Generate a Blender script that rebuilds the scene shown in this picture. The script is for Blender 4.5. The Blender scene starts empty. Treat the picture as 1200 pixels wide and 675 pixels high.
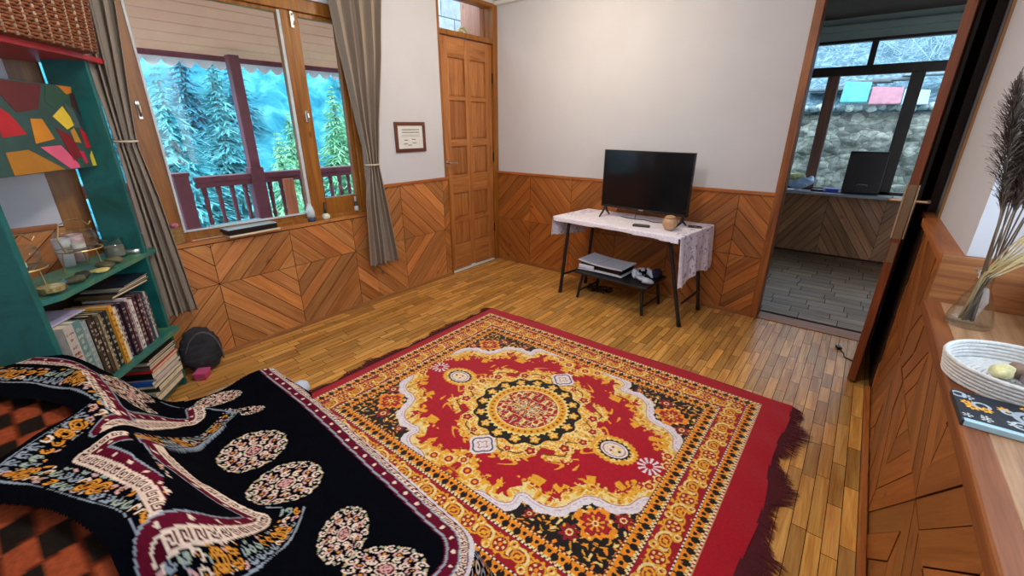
import bpy, bmesh, math, random
import numpy as np
from mathutils import Vector, Matrix
random.seed(7)
PI = math.pi
scn = bpy.context.scene
COL = scn.collection

# ------------------------------------------------------------------ colour and materials
def lin(c):
    if isinstance(c, str):
        c = [int(c[i:i+2], 16) for i in (0, 2, 4)]
    c = np.asarray(c, float) / 255.0
    return np.where(c <= 0.04045, c / 12.92, ((c + 0.055) / 1.055) ** 2.4)
def rgba(c): return tuple(float(v) for v in lin(c)) + (1.0,)

class NT:
    def __init__(s, name):
        s.m = bpy.data.materials.new(name); s.m.use_nodes = True
        s.t = s.m.node_tree; s.n = s.t.nodes; s.b = s.n['Principled BSDF']; s.o = s.n['Material Output']
    def add(s, typ, **kw):
        n = s.n.new(typ)
        for k, v in kw.items(): setattr(n, k, v)
        return n
    def link(s, a, b): s.t.links.new(a, b)
    def ramp(s, fac, stops):
        r = s.add('ShaderNodeValToRGB'); e = r.color_ramp.elements
        while len(e) < len(stops): e.new(0.5)
        for i, (p, c) in enumerate(stops):
            e[i].position = p; e[i].color = c if len(c) == 4 else tuple(c) + (1,)
        s.link(fac, r.inputs[0]); return r.outputs[0]
    def mapping(s, vec, scale):
        mp = s.add('ShaderNodeMapping'); mp.inputs['Scale'].default_value = scale
        s.link(vec, mp.inputs['Vector']); return mp.outputs[0]
    def noise(s, vec, scale, detail=3, rough=0.55, dist=0.0):
        n = s.add('ShaderNodeTexNoise'); n.inputs['Scale'].default_value = scale
        n.inputs['Detail'].default_value = detail; n.inputs['Roughness'].default_value = rough
        n.inputs['Distortion'].default_value = dist
        s.link(vec, n.inputs['Vector']); return n.outputs['Fac']
    def mult(s, a, b, fac=1.0, mode='MULTIPLY'):
        m = s.add('ShaderNodeMixRGB', blend_type=mode); m.inputs[0].default_value = fac
        for i, v in ((1, a), (2, b)):
            if isinstance(v, tuple): m.inputs[i].default_value = v
            else: s.link(v, m.inputs[i])
        return m.outputs[0]
    def bump(s, h, strength=0.3, dist=0.005):
        b = s.add('ShaderNodeBump'); b.inputs['Strength'].default_value = strength; b.inputs['Distance'].default_value = dist
        s.link(h, b.inputs['Height']); s.link(b.outputs[0], s.b.inputs['Normal'])
    def set(s, **kw):
        for k, v in kw.items(): s.b.inputs[k.replace('_', ' ')].default_value = v

MC = {}
def plain(name, col, rough=0.5, metal=0.0, var=0.12, scale=12, bump=0.0, bscale=60, spec=0.5):
    if name in MC: return MC[name]
    t = NT(name); tc = t.add('ShaderNodeTexCoord')
    f = t.noise(tc.outputs['Object'], scale, 4)
    c = rgba(col); lo = tuple(v * (1 - var) for v in c[:3]); hi = tuple(min(1, v * (1 + var)) for v in c[:3])
    t.link(t.ramp(f, [(0.3, lo), (0.7, hi)]), t.b.inputs['Base Color'])
    t.set(Roughness=rough, Metallic=metal); t.b.inputs['Specular IOR Level'].default_value = spec
    if bump: t.bump(t.noise(tc.outputs['Object'], bscale, 4), bump, 0.004)
    MC[name] = t.m; return t.m

def wood(name, dark, light, axis=2, rough=0.45, coord='Object', knots=True, tint=False, gloss=0.5, fine=1.0):
    """grain stretched along one axis; 'UV' coordinates carry metres along / across every board"""
    if name in MC: return MC[name]
    t = NT(name); tc = t.add('ShaderNodeTexCoord')
    v = tc.outputs[coord]
    if coord == 'UV': sc = (1.6, 22, 1); sf = (6, 160, 1)
    else:
        sc = [22, 22, 22]; sc[axis] = 1.6; sf = [160, 160, 160]; sf[axis] = 6
    a = t.noise(t.mapping(v, tuple(x * fine for x in sc)), 1.0, 4, 0.6, 1.4)
    b = t.noise(t.mapping(v, tuple(x * fine for x in sf)), 1.0, 3, 0.6, 0.2)
    c1 = t.ramp(a, [(0.28, rgba(dark)), (0.5, tuple((np.array(rgba(dark)) + np.array(rgba(light))) / 2)), (0.72, rgba(light))])
    c2 = t.mult(c1, t.ramp(b, [(0.3, (0.74, 0.70, 0.67)), (0.6, (1.06, 1.06, 1.06))]), 0.7)
    if knots:
        vo = t.add('ShaderNodeTexVoronoi'); vo.inputs['Scale'].default_value = 3.2
        t.link(t.mapping(v, (1.0, 2.0, 1) if coord == 'UV' else tuple(1.0 if i == axis else 2.2 for i in range(3))), vo.inputs['Vector'])
        c2 = t.mult(c2, t.ramp(vo.outputs['Distance'], [(0.02, (0.22, 0.13, 0.08)), (0.10, (1, 1, 1))]), 0.75)
    if tint:
        at = t.add('ShaderNodeAttribute', attribute_name='tint')
        c2 = t.mult(c2, at.outputs['Color'])
    t.link(c2, t.b.inputs['Base Color']); t.set(Roughness=rough)
    t.b.inputs['Specular IOR Level'].default_value = gloss
    t.bump(b, 0.18, 0.002)
    MC[name] = t.m; return t.m

def attr_mat(name, rough=0.9, bump=0.25, bscale=500, sheen=0.0, spec=0.2, attr='paint'):
    if name in MC: return MC[name]
    t = NT(name); tc = t.add('ShaderNodeTexCoord')
    at = t.add('ShaderNodeAttribute', attribute_name=attr)
    f = t.noise(tc.outputs['Object'], 90, 3)
    t.link(t.mult(at.outputs['Color'], t.ramp(f, [(0.3, (0.82, 0.82, 0.82)), (0.7, (1.1, 1.1, 1.1))])), t.b.inputs['Base Color'])
    t.set(Roughness=rough); t.b.inputs['Specular IOR Level'].default_value = spec
    if sheen: t.b.inputs['Sheen Weight'].default_value = sheen
    t.bump(t.noise(tc.outputs['Object'], bscale, 2), bump, 0.002)
    MC[name] = t.m; return t.m

def glass(name, tintc=(1, 1, 1, 1), mixf=0.12):
    if name in MC: return MC[name]
    t = NT(name)
    tr = t.add('ShaderNodeBsdfTransparent'); tr.inputs[0].default_value = tintc
    gl = t.add('ShaderNodeBsdfGlossy'); gl.inputs['Roughness'].default_value = 0.02
    lw = t.add('ShaderNodeLayerWeight'); lw.inputs['Blend'].default_value = .35
    pw = t.add('ShaderNodeMath', operation='POWER'); pw.inputs[1].default_value = 2.2; t.link(lw.outputs['Facing'], pw.inputs[0])
    ml = t.add('ShaderNodeMath', operation='MULTIPLY'); ml.inputs[1].default_value = mixf; t.link(pw.outputs[0], ml.inputs[0])
    ad = t.add('ShaderNodeMath', operation='ADD'); ad.inputs[1].default_value = .03; t.link(ml.outputs[0], ad.inputs[0])
    mx = t.add('ShaderNodeMixShader')
    t.link(ad.outputs[0], mx.inputs[0]); t.link(tr.outputs[0], mx.inputs[1]); t.link(gl.outputs[0], mx.inputs[2])
    t.link(mx.outputs[0], t.o.inputs['Surface'])
    MC[name] = t.m; return t.m

# ------------------------------------------------------------------ mesh builder
class MB:
    def __init__(s): s.v = []; s.f = []; s.uv = []; s.c = []; s.hasuv = False; s.hasc = False
    def face(s, pts, uv=None, col=None):
        n = len(s.v); s.v += [tuple(p) for p in pts]; s.f.append(tuple(range(n, n + len(pts))))
        s.uv.append(uv); s.c.append(col); s.hasuv |= uv is not None; s.hasc |= col is not None
    def raw(s, vs, fs, col=None):
        n = len(s.v); s.v += [tuple(p) for p in vs]
        for f in fs:
            s.f.append(tuple(i + n for i in f)); s.uv.append(None); s.c.append(col); s.hasc |= col is not None
        return s
    def box(s, lo, hi, M=None, col=None, bev=0.0):
        bm = bmesh.new(); bmesh.ops.create_cube(bm, size=1.0)
        lo = Vector(lo); hi = Vector(hi)
        for v in bm.verts:
            v.co = Vector(((v.co.x + .5) * (hi.x - lo.x) + lo.x, (v.co.y + .5) * (hi.y - lo.y) + lo.y, (v.co.z + .5) * (hi.z - lo.z) + lo.z))
        if bev:
            bev = min(bev, 0.45 * min(abs(hi.x - lo.x), abs(hi.y - lo.y), abs(hi.z - lo.z)))
            bmesh.ops.bevel(bm, geom=bm.edges[:], offset=bev, segments=2, affect='EDGES', profile=0.5)
        bmesh.ops.recalc_face_normals(bm, faces=bm.faces[:])
        if M is not None: bm.transform(M)
        bm.verts.index_update()
        s.raw([v.co[:] for v in bm.verts], [[v.index for v in f.verts] for f in bm.faces], col); bm.free(); return s
    def tube(s, path, r, seg=8, col=None, cap=True, closed=False):
        P = [Vector(p) for p in path]; n = len(P)
        if not isinstance(r, (list, tuple)): r = [r] * n
        up = None; rings = []
        for i in range(n):
            if closed: t = (P[(i + 1) % n] - P[i - 1])
            else: t = P[min(i + 1, n - 1)] - P[max(i - 1, 0)]
            if t.length < 1e-9: t = Vector((0, 0, 1))
            t.normalize()
            if up is None: up = Vector((0, 0, 1)) if abs(t.z) < .9 else Vector((1, 0, 0))
            a = t.cross(up)
            if a.length < 1e-6: a = t.cross(Vector((0, 1, 0)))
            a.normalize(); b = a.cross(t); up = b
            rings.append([P[i] + (a * math.cos(2 * PI * k / seg) + b * math.sin(2 * PI * k / seg)) * r[i] for k in range(seg)])
        vs = [p for rg in rings for p in rg]; fs = []
        for i in range(n if closed else n - 1):
            j = (i + 1) % n
            for k in range(seg):
                fs.append((i * seg + k, i * seg + (k + 1) % seg, j * seg + (k + 1) % seg, j * seg + k))
        if cap and not closed:
            fs.append(tuple(range(seg))[::-1]); fs.append(tuple(range((n - 1) * seg, n * seg)))
        return s.raw(vs, fs, col)
    def lathe(s, prof, c=(0, 0, 0), seg=28, col=None, sx=1, sy=1):
        n = len(prof); vs = []; fs = []
        for (r, z) in prof:
            for k in range(seg):
                a = 2 * PI * k / seg; vs.append((c[0] + r * sx * math.cos(a), c[1] + r * sy * math.sin(a), c[2] + z))
        for i in range(n - 1):
            for k in range(seg):
                fs.append((i * seg + k, i * seg + (k + 1) % seg, (i + 1) * seg + (k + 1) % seg, (i + 1) * seg + k))
        if prof[0][0] > 1e-5: fs.append(tuple(range(seg))[::-1])
        if prof[-1][0] > 1e-5: fs.append(tuple(range((n - 1) * seg, n * seg)))
        return s.raw(vs, fs, col)
    def grid(s, X, Y, Z, col=None):
        """numpy arrays of shape (a,b)"""
        a, b = X.shape; n = len(s.v)
        s.v += list(map(tuple, np.stack([X, Y, Z], -1).reshape(-1, 3).tolist()))
        for i in range(a - 1):
            for j in range(b - 1):
                s.f.append((n + i * b + j, n + i * b + j + 1, n + (i + 1) * b + j + 1, n + (i + 1) * b + j)); s.uv.append(None); s.c.append(col)
        return s
    def build(s, name, mat, parent=None, smooth=False, M=None):
        me = bpy.data.meshes.new(name); me.from_pydata(s.v, [], s.f)
        if M is not None: me.transform(M)
        if s.hasuv:
            u = me.uv_layers.new(name='grain'); k = 0
            for f, uv in zip(s.f, s.uv):
                for i in range(len(f)):
                    if uv: u.data[k].uv = uv[i]
                    k += 1
        if s.hasc:
            ca = me.color_attributes.new('tint', 'FLOAT_COLOR', 'CORNER'); arr = []
            for f, c in zip(s.f, s.c):
                arr += list((c if c is not None else (1, 1, 1)) + (1.0,)) * len(f) if c is None or len(c) == 3 else list(c) * len(f)
            ca.data.foreach_set('color', arr)
        me.materials.append(mat); me.validate(); me.update()
        if smooth: me.shade_smooth() if hasattr(me, 'shade_smooth') else None
        o = bpy.data.objects.new(name, me); COL.objects.link(o)
        if parent is not None: o.parent = parent
        return o
def smooth_by_angle(o, deg=40):
    try:
        o.data.set_sharp_from_angle(angle=math.radians(deg))
        for p in o.data.polygons: p.use_smooth = True
    except Exception: pass
    return o
def tag(o, label=None, cat=None, group=None, kind=None):
    if label: o['label'] = label
    if cat: o['category'] = cat
    if group: o['group'] = group
    if kind: o['kind'] = kind
    return o
def struct(o, label=None):
    o['kind'] = 'structure'
    if label: o['label'] = label
    return o
def thing(name, label, cat, loc=(0, 0, 0), rz=0, group=None):
    o = bpy.data.objects.new(name, None); COL.objects.link(o); o.location = loc; o.rotation_euler = (0, 0, rz)
    o.empty_display_size = 0.05
    return tag(o, label, cat, group)
def box(name, lo, hi, mat, parent=None, bev=0.002, M=None):
    return MB().box(lo, hi, bev=bev, M=M).build(name, mat, parent)
def fast_grid(name, X, Y, Z, colors, mat, parent=None, keep=None, smooth=True):
    """a dense quad sheet painted per vertex"""
    a, b = X.shape
    co = np.stack([X, Y, Z], -1).reshape(-1, 3).astype(np.float32)
    idx = np.arange(a * b).reshape(a, b)
    q = np.stack([idx[:-1, :-1], idx[1:, :-1], idx[1:, 1:], idx[:-1, 1:]], -1).reshape(-1, 4)
    if keep is not None:
        k = keep[:-1, :-1] & keep[1:, :-1] & keep[1:, 1:] & keep[:-1, 1:]
        q = q[k.reshape(-1)]
        used = np.unique(q); remap = -np.ones(a * b, int); remap[used] = np.arange(len(used)); q = remap[q]; co = co[used]
        colors = colors.reshape(-1, 3)[used]
    colors = colors.reshape(-1, 3)
    me = bpy.data.meshes.new(name); n = len(q)
    me.vertices.add(len(co)); me.vertices.foreach_set('co', co.ravel())
    me.loops.add(n * 4); me.loops.foreach_set('vertex_index', q.ravel().astype(np.int32))
    me.polygons.add(n); me.polygons.foreach_set('loop_start', np.arange(0, n * 4, 4, dtype=np.int32))
    me.polygons.foreach_set('loop_total', np.full(n, 4, dtype=np.int32))
    me.update(calc_edges=True)
    ca = me.color_attributes.new('paint', 'FLOAT_COLOR', 'POINT')
    rgba_ = np.ones((len(co), 4), np.float32); rgba_[:, :3] = colors
    ca.data.foreach_set('color', rgba_.ravel())
    me.materials.append(mat); me.validate()
    if smooth: me.polygons.foreach_set('use_smooth', np.ones(n, bool))
    o = bpy.data.objects.new(name, me); COL.objects.link(o)
    if parent is not None: o.parent = parent
    return o

# numpy pattern helpers
def hsh(ix, iy, s=0):
    h = (ix.astype(np.int64) * 374761393 + iy.astype(np.int64) * 668265263 + s * 982451653) & 0xffffffff
    h = ((h ^ (h >> 13)) * 1274126177) & 0xffffffff
    return ((h ^ (h >> 16)) & 0xffff) / 65535.0
def vnoise(x, y, s=0):
    ix = np.floor(x); iy = np.floor(y); fx = x - ix; fy = y - iy
    fx = fx * fx * (3 - 2 * fx); fy = fy * fy * (3 - 2 * fy)
    a = hsh(ix, iy, s); b = hsh(ix + 1, iy, s); c = hsh(ix, iy + 1, s); d = hsh(ix + 1, iy + 1, s)
    return (a * (1 - fx) + b * fx) * (1 - fy) + (c * (1 - fx) + d * fx) * fy
def sstep(a, b, t):
    t = np.clip((t - a) / (b - a), 0, 1); return t * t * (3 - 2 * t)
def polydist(px, py, pts):
    """unsigned distance, signed side, arc length to a polyline"""
    best = np.full(px.shape, 1e9); side = np.zeros(px.shape); arc = np.zeros(px.shape); acc = 0
    for (x0, y0), (x1, y1) in zip(pts[:-1], pts[1:]):
        dx, dy = x1 - x0, y1 - y0; L = math.hypot(dx, dy)
        t = np.clip(((px - x0) * dx + (py - y0) * dy) / (L * L), 0, 1)
        d = np.hypot(px - x0 - t * dx, py - y0 - t * dy)
        m = d < best
        best = np.where(m, d, best); arc = np.where(m, acc + t * L, arc)
        side = np.where(m, np.sign(dx * (py - y0) - dy * (px - x0)), side); acc += L
    return best, side, arc
def inpoly(px, py, pts):
    r = np.zeros(px.shape, bool); n = len(pts)
    for i in range(n):
        x0, y0 = pts[i]; x1, y1 = pts[(i + 1) % n]
        c = ((y0 > py) != (y1 > py)) & (px < (x1 - x0) * (py - y0) / ((y1 - y0) if y1 != y0 else 1e-9) + x0)
        r ^= c
    return r
def smoothline(pts, n=6):
    P = [np.array(p, float) for p in pts]; out = []
    for i in range(len(P) - 1):
        p0 = P[max(i - 1, 0)]; p1 = P[i]; p2 = P[i + 1]; p3 = P[min(i + 2, len(P) - 1)]
        for k in range(n):
            t = k / n
            out.append(tuple(0.5 * ((2 * p1) + (p2 - p0) * t + (2 * p0 - 5 * p1 + 4 * p2 - p3) * t * t + (3 * p1 - p0 - 3 * p2 + p3) * t ** 3)))
    out.append(tuple(P[-1])); return out

# ------------------------------------------------------------------ shared materials
WALL = plain('white plaster', 'c6c9d3', 0.85, var=0.03, scale=3, bump=0.12, bscale=25)
WALL2 = plain('grey green plaster', '8f9c93', 0.85, var=0.06, scale=3)
BOARD = wood('pine panelling boards', 'a06030', 'cc8c54', coord='UV', tint=True, rough=0.42)
BOARDB = wood('reddish pine panelling boards', '94501f', 'c07a3c', coord='UV', tint=True, rough=0.42)
BOARDFAR = wood('brown panelling boards', '8a5a38', 'b8845a', coord='UV', tint=True, rough=0.5)
GAP = plain('dark joint', '2e170c', 0.9)
RAIL = wood('cap rail wood', '8c4a22', 'bd7438', axis=1, rough=0.4)
RAILX = wood('cap rail wood across', '8c4a22', 'bd7438', axis=0, rough=0.4)
FRAME = wood('window frame wood', '74420f', 'a56c26', axis=2, rough=0.4)
DOORW = wood('pine door wood', '8e5426', 'c0824a', axis=2, rough=0.4)
DOORWH = wood('pine door wood across', '8e5426', 'c0824a', axis=1, rough=0.4)
REDWOOD = wood('reddish door wood', '5a2a14', '8e4c26', axis=2, rough=0.4)
DARKW = wood('dark stained wood', '1c0d06', '3a1e10', axis=2, rough=0.5, knots=False)
STEEL = plain('brushed steel', 'c8c8c6', 0.28, 1.0)
BRASS = plain('pale brass', 'd8c4a0', 0.3, 1.0)
BLACKP = plain('black plastic', '0e0e10', 0.35, var=0.05)
BLACKM = plain('black steel', '15161b', 0.45, var=0.1)
PANE = glass('window glass')

# ------------------------------------------------------------------ herringbone boards
def clip(poly, a, b, c):
    """keep a*x+b*y<=c"""
    out = []
    for i in range(len(poly)):
        p, q = poly[i], poly[(i + 1) % len(poly)]
        dp = a * p[0] + b * p[1] - c; dq = a * q[0] + b * q[1] - c
        if dp <= 0: out.append(p)
        if (dp < 0 < dq) or (dq < 0 < dp):
            t = dp / (dp - dq); out.append((p[0] + (q[0] - p[0]) * t, p[1] + (q[1] - p[1]) * t))
    return out
def area(p): return 0.5 * abs(sum(p[i][0] * p[(i + 1) % len(p)][1] - p[(i + 1) % len(p)][0] * p[i][1] for i in range(len(p))))
def panelling(rects, c0, z0, T, Hh, w, place, rnd, lo=0.72, hi=1.12, gap=0.0018, thick=0.009):
    """diamond panelling; place(a,z,depth)->xyz, a = coordinate along the wall"""
    mb = MB()
    for (a0, a1, b0, b1) in rects:
        i0 = math.floor((a0 - c0) / T); i1 = math.ceil((a1 - c0) / T)
        for i in range(i0, i1):
            for j in range(math.floor((b0 - z0) / Hh), math.ceil((b1 - z0) / Hh)):
                ta0, ta1 = c0 + i * T, c0 + (i + 1) * T; tb0, tb1 = z0 + j * Hh, z0 + (j + 1) * Hh
                base = [(max(a0, ta0 + gap), max(b0, tb0 + gap)), (min(a1, ta1 - gap), max(b0, tb0 + gap)), (min(a1, ta1 - gap), min(b1, tb1 - gap)), (max(a0, ta0 + gap), min(b1, tb1 - gap))]
                if base[1][0] <= base[0][0] or base[2][1] <= base[1][1]: continue
                # centre of the diamond this tile belongs to
                ca = ta0 if i % 2 == 0 else ta1; cb = tb0 if j % 2 == 0 else tb1
                sa = 1 if ca == ta0 else -1; sb = 1 if cb == tb0 else -1
                r = T / Hh
                for k in range(int(math.ceil(2 * T / w))):
                    k0 = k * w + gap * 1.4; k1 = (k + 1) * w - gap * 1.4
                    # sa*(x-ca)+sb*r*(y-cb) in [k0,k1]
                    off = sa * ca + sb * r * cb
                    p = clip(base, sa, sb * r, k1 + off)
                    if len(p) >= 3: p = clip(p, -sa, -sb * r, -(k0 + off))
                    if len(p) < 3 or area(p) < 3e-5: continue
                    g = rnd.uniform(lo, hi); warm = rnd.uniform(-0.09, 0.07)
                    col = (g * (1 + warm), g, g * (1 - warm) * rnd.uniform(.85, 1.05)); d = thick + rnd.uniform(-.0012, .0012)
                    dx, dy = sa * 1.0, -sb / r * 1.0; L = math.hypot(dx, dy); dx /= L; dy /= L
                    ou, ov = rnd.uniform(0, 50), rnd.uniform(0, 50)
                    uv = [((x - ca) * dx + (y - cb) * dy + ou, -(x - ca) * dy + (y - cb) * dx + ov) for x, y in p]
                    mb.face([place(x, y, d) for x, y in p], uv, col)
                    for q in range(len(p)):
                        x0, y0 = p[q]; x1, y1 = p[(q + 1) % len(p)]
                        mb.face([place(x0, y0, 0), place(x1, y1, 0), place(x1, y1, d), place(x0, y0, d)], [uv[q], uv[(q + 1) % len(p)], uv[(q + 1) % len(p)], uv[q]], tuple(v * .55 for v in col))
    return mb

XR = 3.164; ZC = 2.37; YN = -4.2
# ------------------------------------------------------------------ the room
def staves(x0, x1, y0, y1, w, lmin, lmax, alongy, rnd, lo, hi, gap=0.0012, hue=0.08):
    mb = MB(); a = x0 if alongy else y0; A1 = x1 if alongy else y1; B0, B1 = (y0, y1) if alongy else (x0, x1)
    while a < A1 - 1e-4:
        a2 = min(a + w, A1); b = B0 - rnd.uniform(0, lmax)
        while b < B1:
            L = rnd.uniform(lmin, lmax); b2 = min(b + L, B1); bb = max(b, B0)
            if b2 - bb > 0.004:
                g = rnd.uniform(lo, hi); h = rnd.uniform(-hue, hue); col = (g * (1 + h * .4), g, g * (1 - h) * rnd.uniform(.8, 1))
                ou, ov = rnd.uniform(0, 50), rnd.uniform(0, 50); z = -rnd.uniform(0, .0006)
                q = [(a + gap, bb + gap), (a2 - gap, bb + gap), (a2 - gap, b2 - gap), (a + gap, b2 - gap)]
                pts = [(p[0], p[1], z) if alongy else (p[1], p[0], z) for p in q]
                uv = [(p[1] + ou, p[0] + ov) for p in q]
                if not alongy: pts = pts[::-1]; uv = uv[::-1]
                mb.face(pts, uv, col)
            b = b + L
        a = a2
    return mb
FLOORM = wood('golden parquet', 'b27434', 'e8b66c', coord='UV', tint=True, rough=0.3, knots=False, gloss=0.5)
fl = struct(box('floor', (-.15, YN, -.08), (3.45, .06, -.003), GAP, bev=0))
struct(staves(0, 3.2, YN, .05, .047, .16, .34, True, random.Random(3), .62, 1.12).build('parquet', FLOORM, fl))
FARFL = wood('grey brown wood tiles', '6a5242', 'a68c78', coord='UV', tint=True, rough=0.5, knots=False)
fl2 = struct(box('floor_far', (.9, .06, -.08), (4.2, 2.6, -.003), GAP, bev=0))
struct(staves(.9, 4.2, .19, 2.6, .115, .24, .26, False, random.Random(5), .7, 1.1, .0025).build('wood_tiles', FARFL, fl2))
struct(box('threshold', (2.46, .0, -.003), (3.16, .14, .006), wood('threshold wood', '7c4a26', 'a8703e', axis=0), fl2))

cl = struct(box('ceiling', (-.15, YN, ZC), (3.8, .12, ZC + .1), plain('ceiling paint', 'd8d6d0', .9, var=.02), bev=0))
struct(box('trim_1', (0, -.05, ZC - .035), (3.2, 0.0, ZC), plain('white cornice', 'd8dad8', .6, var=.02), bev=.012))

# left wall with the two windows and the pine door
wl = MB()
WB, WT, WY0, WY1 = .70, 2.06, -3.17, -1.52
wl.box((-.15, YN, 0), (0, WY0, ZC)); wl.box((-.15, WY0, 0), (0, WY1, WB)); wl.box((-.15, WY0, WT), (0, WY1, ZC))
wl.box((-.15, WY1, 0), (0, -.735, ZC)); wl.box((-.15, -.735, 2.345), (0, .12, ZC)); wl.box((-.15, -.035, 0), (0, .12, 2.345))
wall_l = struct(wl.build('wall_left', WALL))
rn = random.Random(11)
def pl_left(a, z, d): return (d, a, z)
rl = [(-3.9, WY0 - .0, .02, .895), (WY0, -1.53, .02, .695), (-1.53, -.70, .02, .895)]
b = MB(); b.box((0, -3.9, 0), (.002, WY0, .9)); b.box((0, WY0, 0), (.002, -1.53, .7)); b.box((0, -1.53, 0), (.002, -.70, .9)); struct(b.build('panelling_joints', GAP, wall_l))
struct(panelling(rl, -1.235, .45, .46, .45, .115, pl_left, rn, .66, 1.22).build('panelling', BOARD, wall_l))
struct(box('cap_rail', (0, -1.53, .893), (.022, -.697, .915), RAIL, wall_l))
struct(box('cap_rail', (0, -3.9, .893), (.022, WY0 - .02, .915), RAIL, wall_l))
struct(box('corner_strip', (0, -.712, 0), (.018, -.695, .9), FRAME, wall_l))
struct(box('baseboard_left', (0, -3.9, 0), (.016, -.70, .028), wood('baseboard wood', '7e4a26', 'b07c48', axis=1)))

# back wall
wb = MB(); wb.box((-.0, 0, 0), (2.46, .12, ZC)); wb.box((3.15, 0, 0), (3.8, .12, ZC)); wb.box((2.46, 0, 2.12), (3.15, .12, ZC))
wall_b = struct(wb.build('wall_back', WALL))
b = MB(); b.box((0.002, -.002, 0), (2.455, 0, .9)); struct(b.build('panelling_joints', GAP, wall_b))
struct(panelling([(0.004, 2.453, .02, .895)], .406, .45, .458, .45, .1145, lambda a, z, d: (a, -d, z), random.Random(12), .72, 1.08).build('panelling', BOARDB, wall_b))
struct(box('cap_rail', (0, -.022, .893), (2.455, 0, .915), RAILX, wall_b))
struct(box('baseboard_back', (0, -.016, 0), (2.455, 0, .03), wood('baseboard wood across', '7e4a26', 'a86c38', axis=0)))
# doorway frame
df = struct(MB().box((2.452, -.022, 0), (2.50, .125, 2.12), bev=.004).box((3.135, -.022, 0), (3.163, .125, 2.12), bev=.004).box((2.452, -.022, 2.10), (3.163, .125, 2.16), bev=.004).build('door_frame', REDWOOD.copy() if False else wood('door frame wood', '6c3814', 'a2622c', axis=2)))
df.name = 'trim_2'

# right wall, window recess and ledge
wr = MB()
wr.box((3.215, -1.42, 0), (3.8, .0, ZC)); wr.box((3.19, -1.45, 0), (3.215, 0, .93))
wr.box((3.19, -3.5, 0), (3.46, -1.42, .75)); wr.box((3.19, YN, 0), (3.8, -3.5, ZC)); wr.box((3.215, -3.5, 2.1), (3.46, -1.42, ZC))
wall_r = struct(wr.build('wall_right', WALL))
struct(box('panelling_joints', (3.186, -1.45, 0), (3.19, 0, .9), GAP, wall_r, bev=0)); struct(box('panelling_joints', (3.186, YN, 0), (3.19, -1.45, .742), GAP, wall_r, bev=0))
struct(panelling([(-1.45, -.68, .02, .895), (-4.1, -1.45, .02, .75)], -.75, .45, .46, .45, .115, lambda a, z, d: (3.188 - d * 1.6, a, z), random.Random(14), .6, .95).build('panelling', BOARDB, wall_r))
struct(box('cap_rail', (3.152, -1.452, .905), (3.222, -.675, .935), RAIL, wall_r, bev=.004))
struct(box('cap_rail', (3.165, -.672, .905), (3.222, -.43, .935), RAIL, wall_r, bev=.004))
struct(box('recess_panel', (3.155, -1.462, .775), (3.46, -1.425, .94), wood('recess panel wood', '7c4826', 'a87040', axis=0), wall_r))
struct(box('sill_nosing', (3.146, -3.5, .742), (3.192, -1.462, .781), wood('sill nosing wood', '6a3816', '94562a', axis=1), wall_r, bev=.006))
struct(box('sill_board', (3.19, -3.5, .75), (3.46, -1.462, .78), wood('pale sill wood', '8c6648', 'b89270', axis=1), wall_r))
struct(box('baseboard_right', (3.150, YN, 0), (3.17, -.68, .03), RAIL))
struct(box('trim_3', (3.205, -.625, .935), (3.225, -.590, ZC), wood('upright trim', '7a5030', 'a07848', axis=2)))
struct(MB().box((3.168, -.672, 0), (3.215, 0, .93)).box((3.18, -.42, .93), (3.215, 0, ZC)).build('dark_infill', DARKW))  # dark boxes along the wall strip behind the open door
wall_n = struct(box('wall_front', (-.15, YN - .12, 0), (3.8, YN, ZC), WALL, bev=0))
# recess window
w3 = struct(MB().box((3.385, -3.5, .78), (3.44, -1.43, .90), bev=.004).box((3.385, -1.50, .90), (3.44, -1.43, 2.1), bev=.004).box((3.385, -3.5, 2.0), (3.44, -1.5, 2.1), bev=.004).box((3.385, -2.55, .9), (3.44, -2.45, 2.0), bev=.004).build('window_3', FRAME))
struct(box('glass_pane', (3.41, -3.45, .9), (3.414, -1.5, 2.0), PANE, w3, bev=0))

# ------------------------------------------------------------------ main windows
w1 = struct(MB().box((-.13, WY0, .70), (-.02, WY1, .745), bev=.003).box((-.13, WY0, 1.99), (-.02, WY1, 2.06), bev=.003)
            .box((-.13, WY1 - .045, .74), (-.02, WY1, 2.0), bev=.003).box((-.12, -2.86, .74), (-.03, -2.80, 2.0), bev=.003)
            .box((-.12, -1.955, .74), (-.035, -1.91, 2.0), bev=.003).box((-.13, WY0, .74), (-.02, WY0 + .1, 2.0), bev=.003).build('window_1', FRAME))
def sash(name, y0, y1, z0, z1, st, top, bot, x0=-.085, x1=-.045, stR=None):
    stR = st if stR is None else stR
    m = MB().box((x0, y0, z0), (x1, y0 + st, z1), bev=.003).box((x0, y1 - stR, z0), (x1, y1, z1), bev=.003)
    m.box((x0, y0 + st, z0), (x1, y1 - stR, z0 + bot), bev=.003).box((x0, y0 + st, z1 - top), (x1, y1 - stR, z1), bev=.003)
    return struct(m.build(name, FRAME, w1))
sash('sash', -2.80, -1.955, .742, 1.99, .105, .02, .035, stR=.012)
sash('sash', -1.91, -1.565, .742, 1.99, .065, .025, .12, stR=.028)
sash('sash', WY0 + .1, -2.86, .742, 1.99, .012, .02, .06, stR=.012)
for y0, y1 in ((-2.70, -1.96), (-1.85, -1.59), (-3.06, -2.87)): struct(box('glass_pane', (-.067, y0, .75), (-.063, y1, 1.98), PANE, w1, bev=0))
struct(MB().box((-.046, -1.972, .765), (-.04, -1.955, 1.985)).build('glazing_bead', plain('pale glazing bead', 'c4ccd0', .5), w1))
struct(MB().box((-.046, -2.70, .775), (-.036, -1.965, .785)).box((-.046, -2.708, .775), (-.036, -2.698, 1.98)).build('glazing_bead', plain('pale glazing bead', 'c4ccd0', .5), w1))
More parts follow.
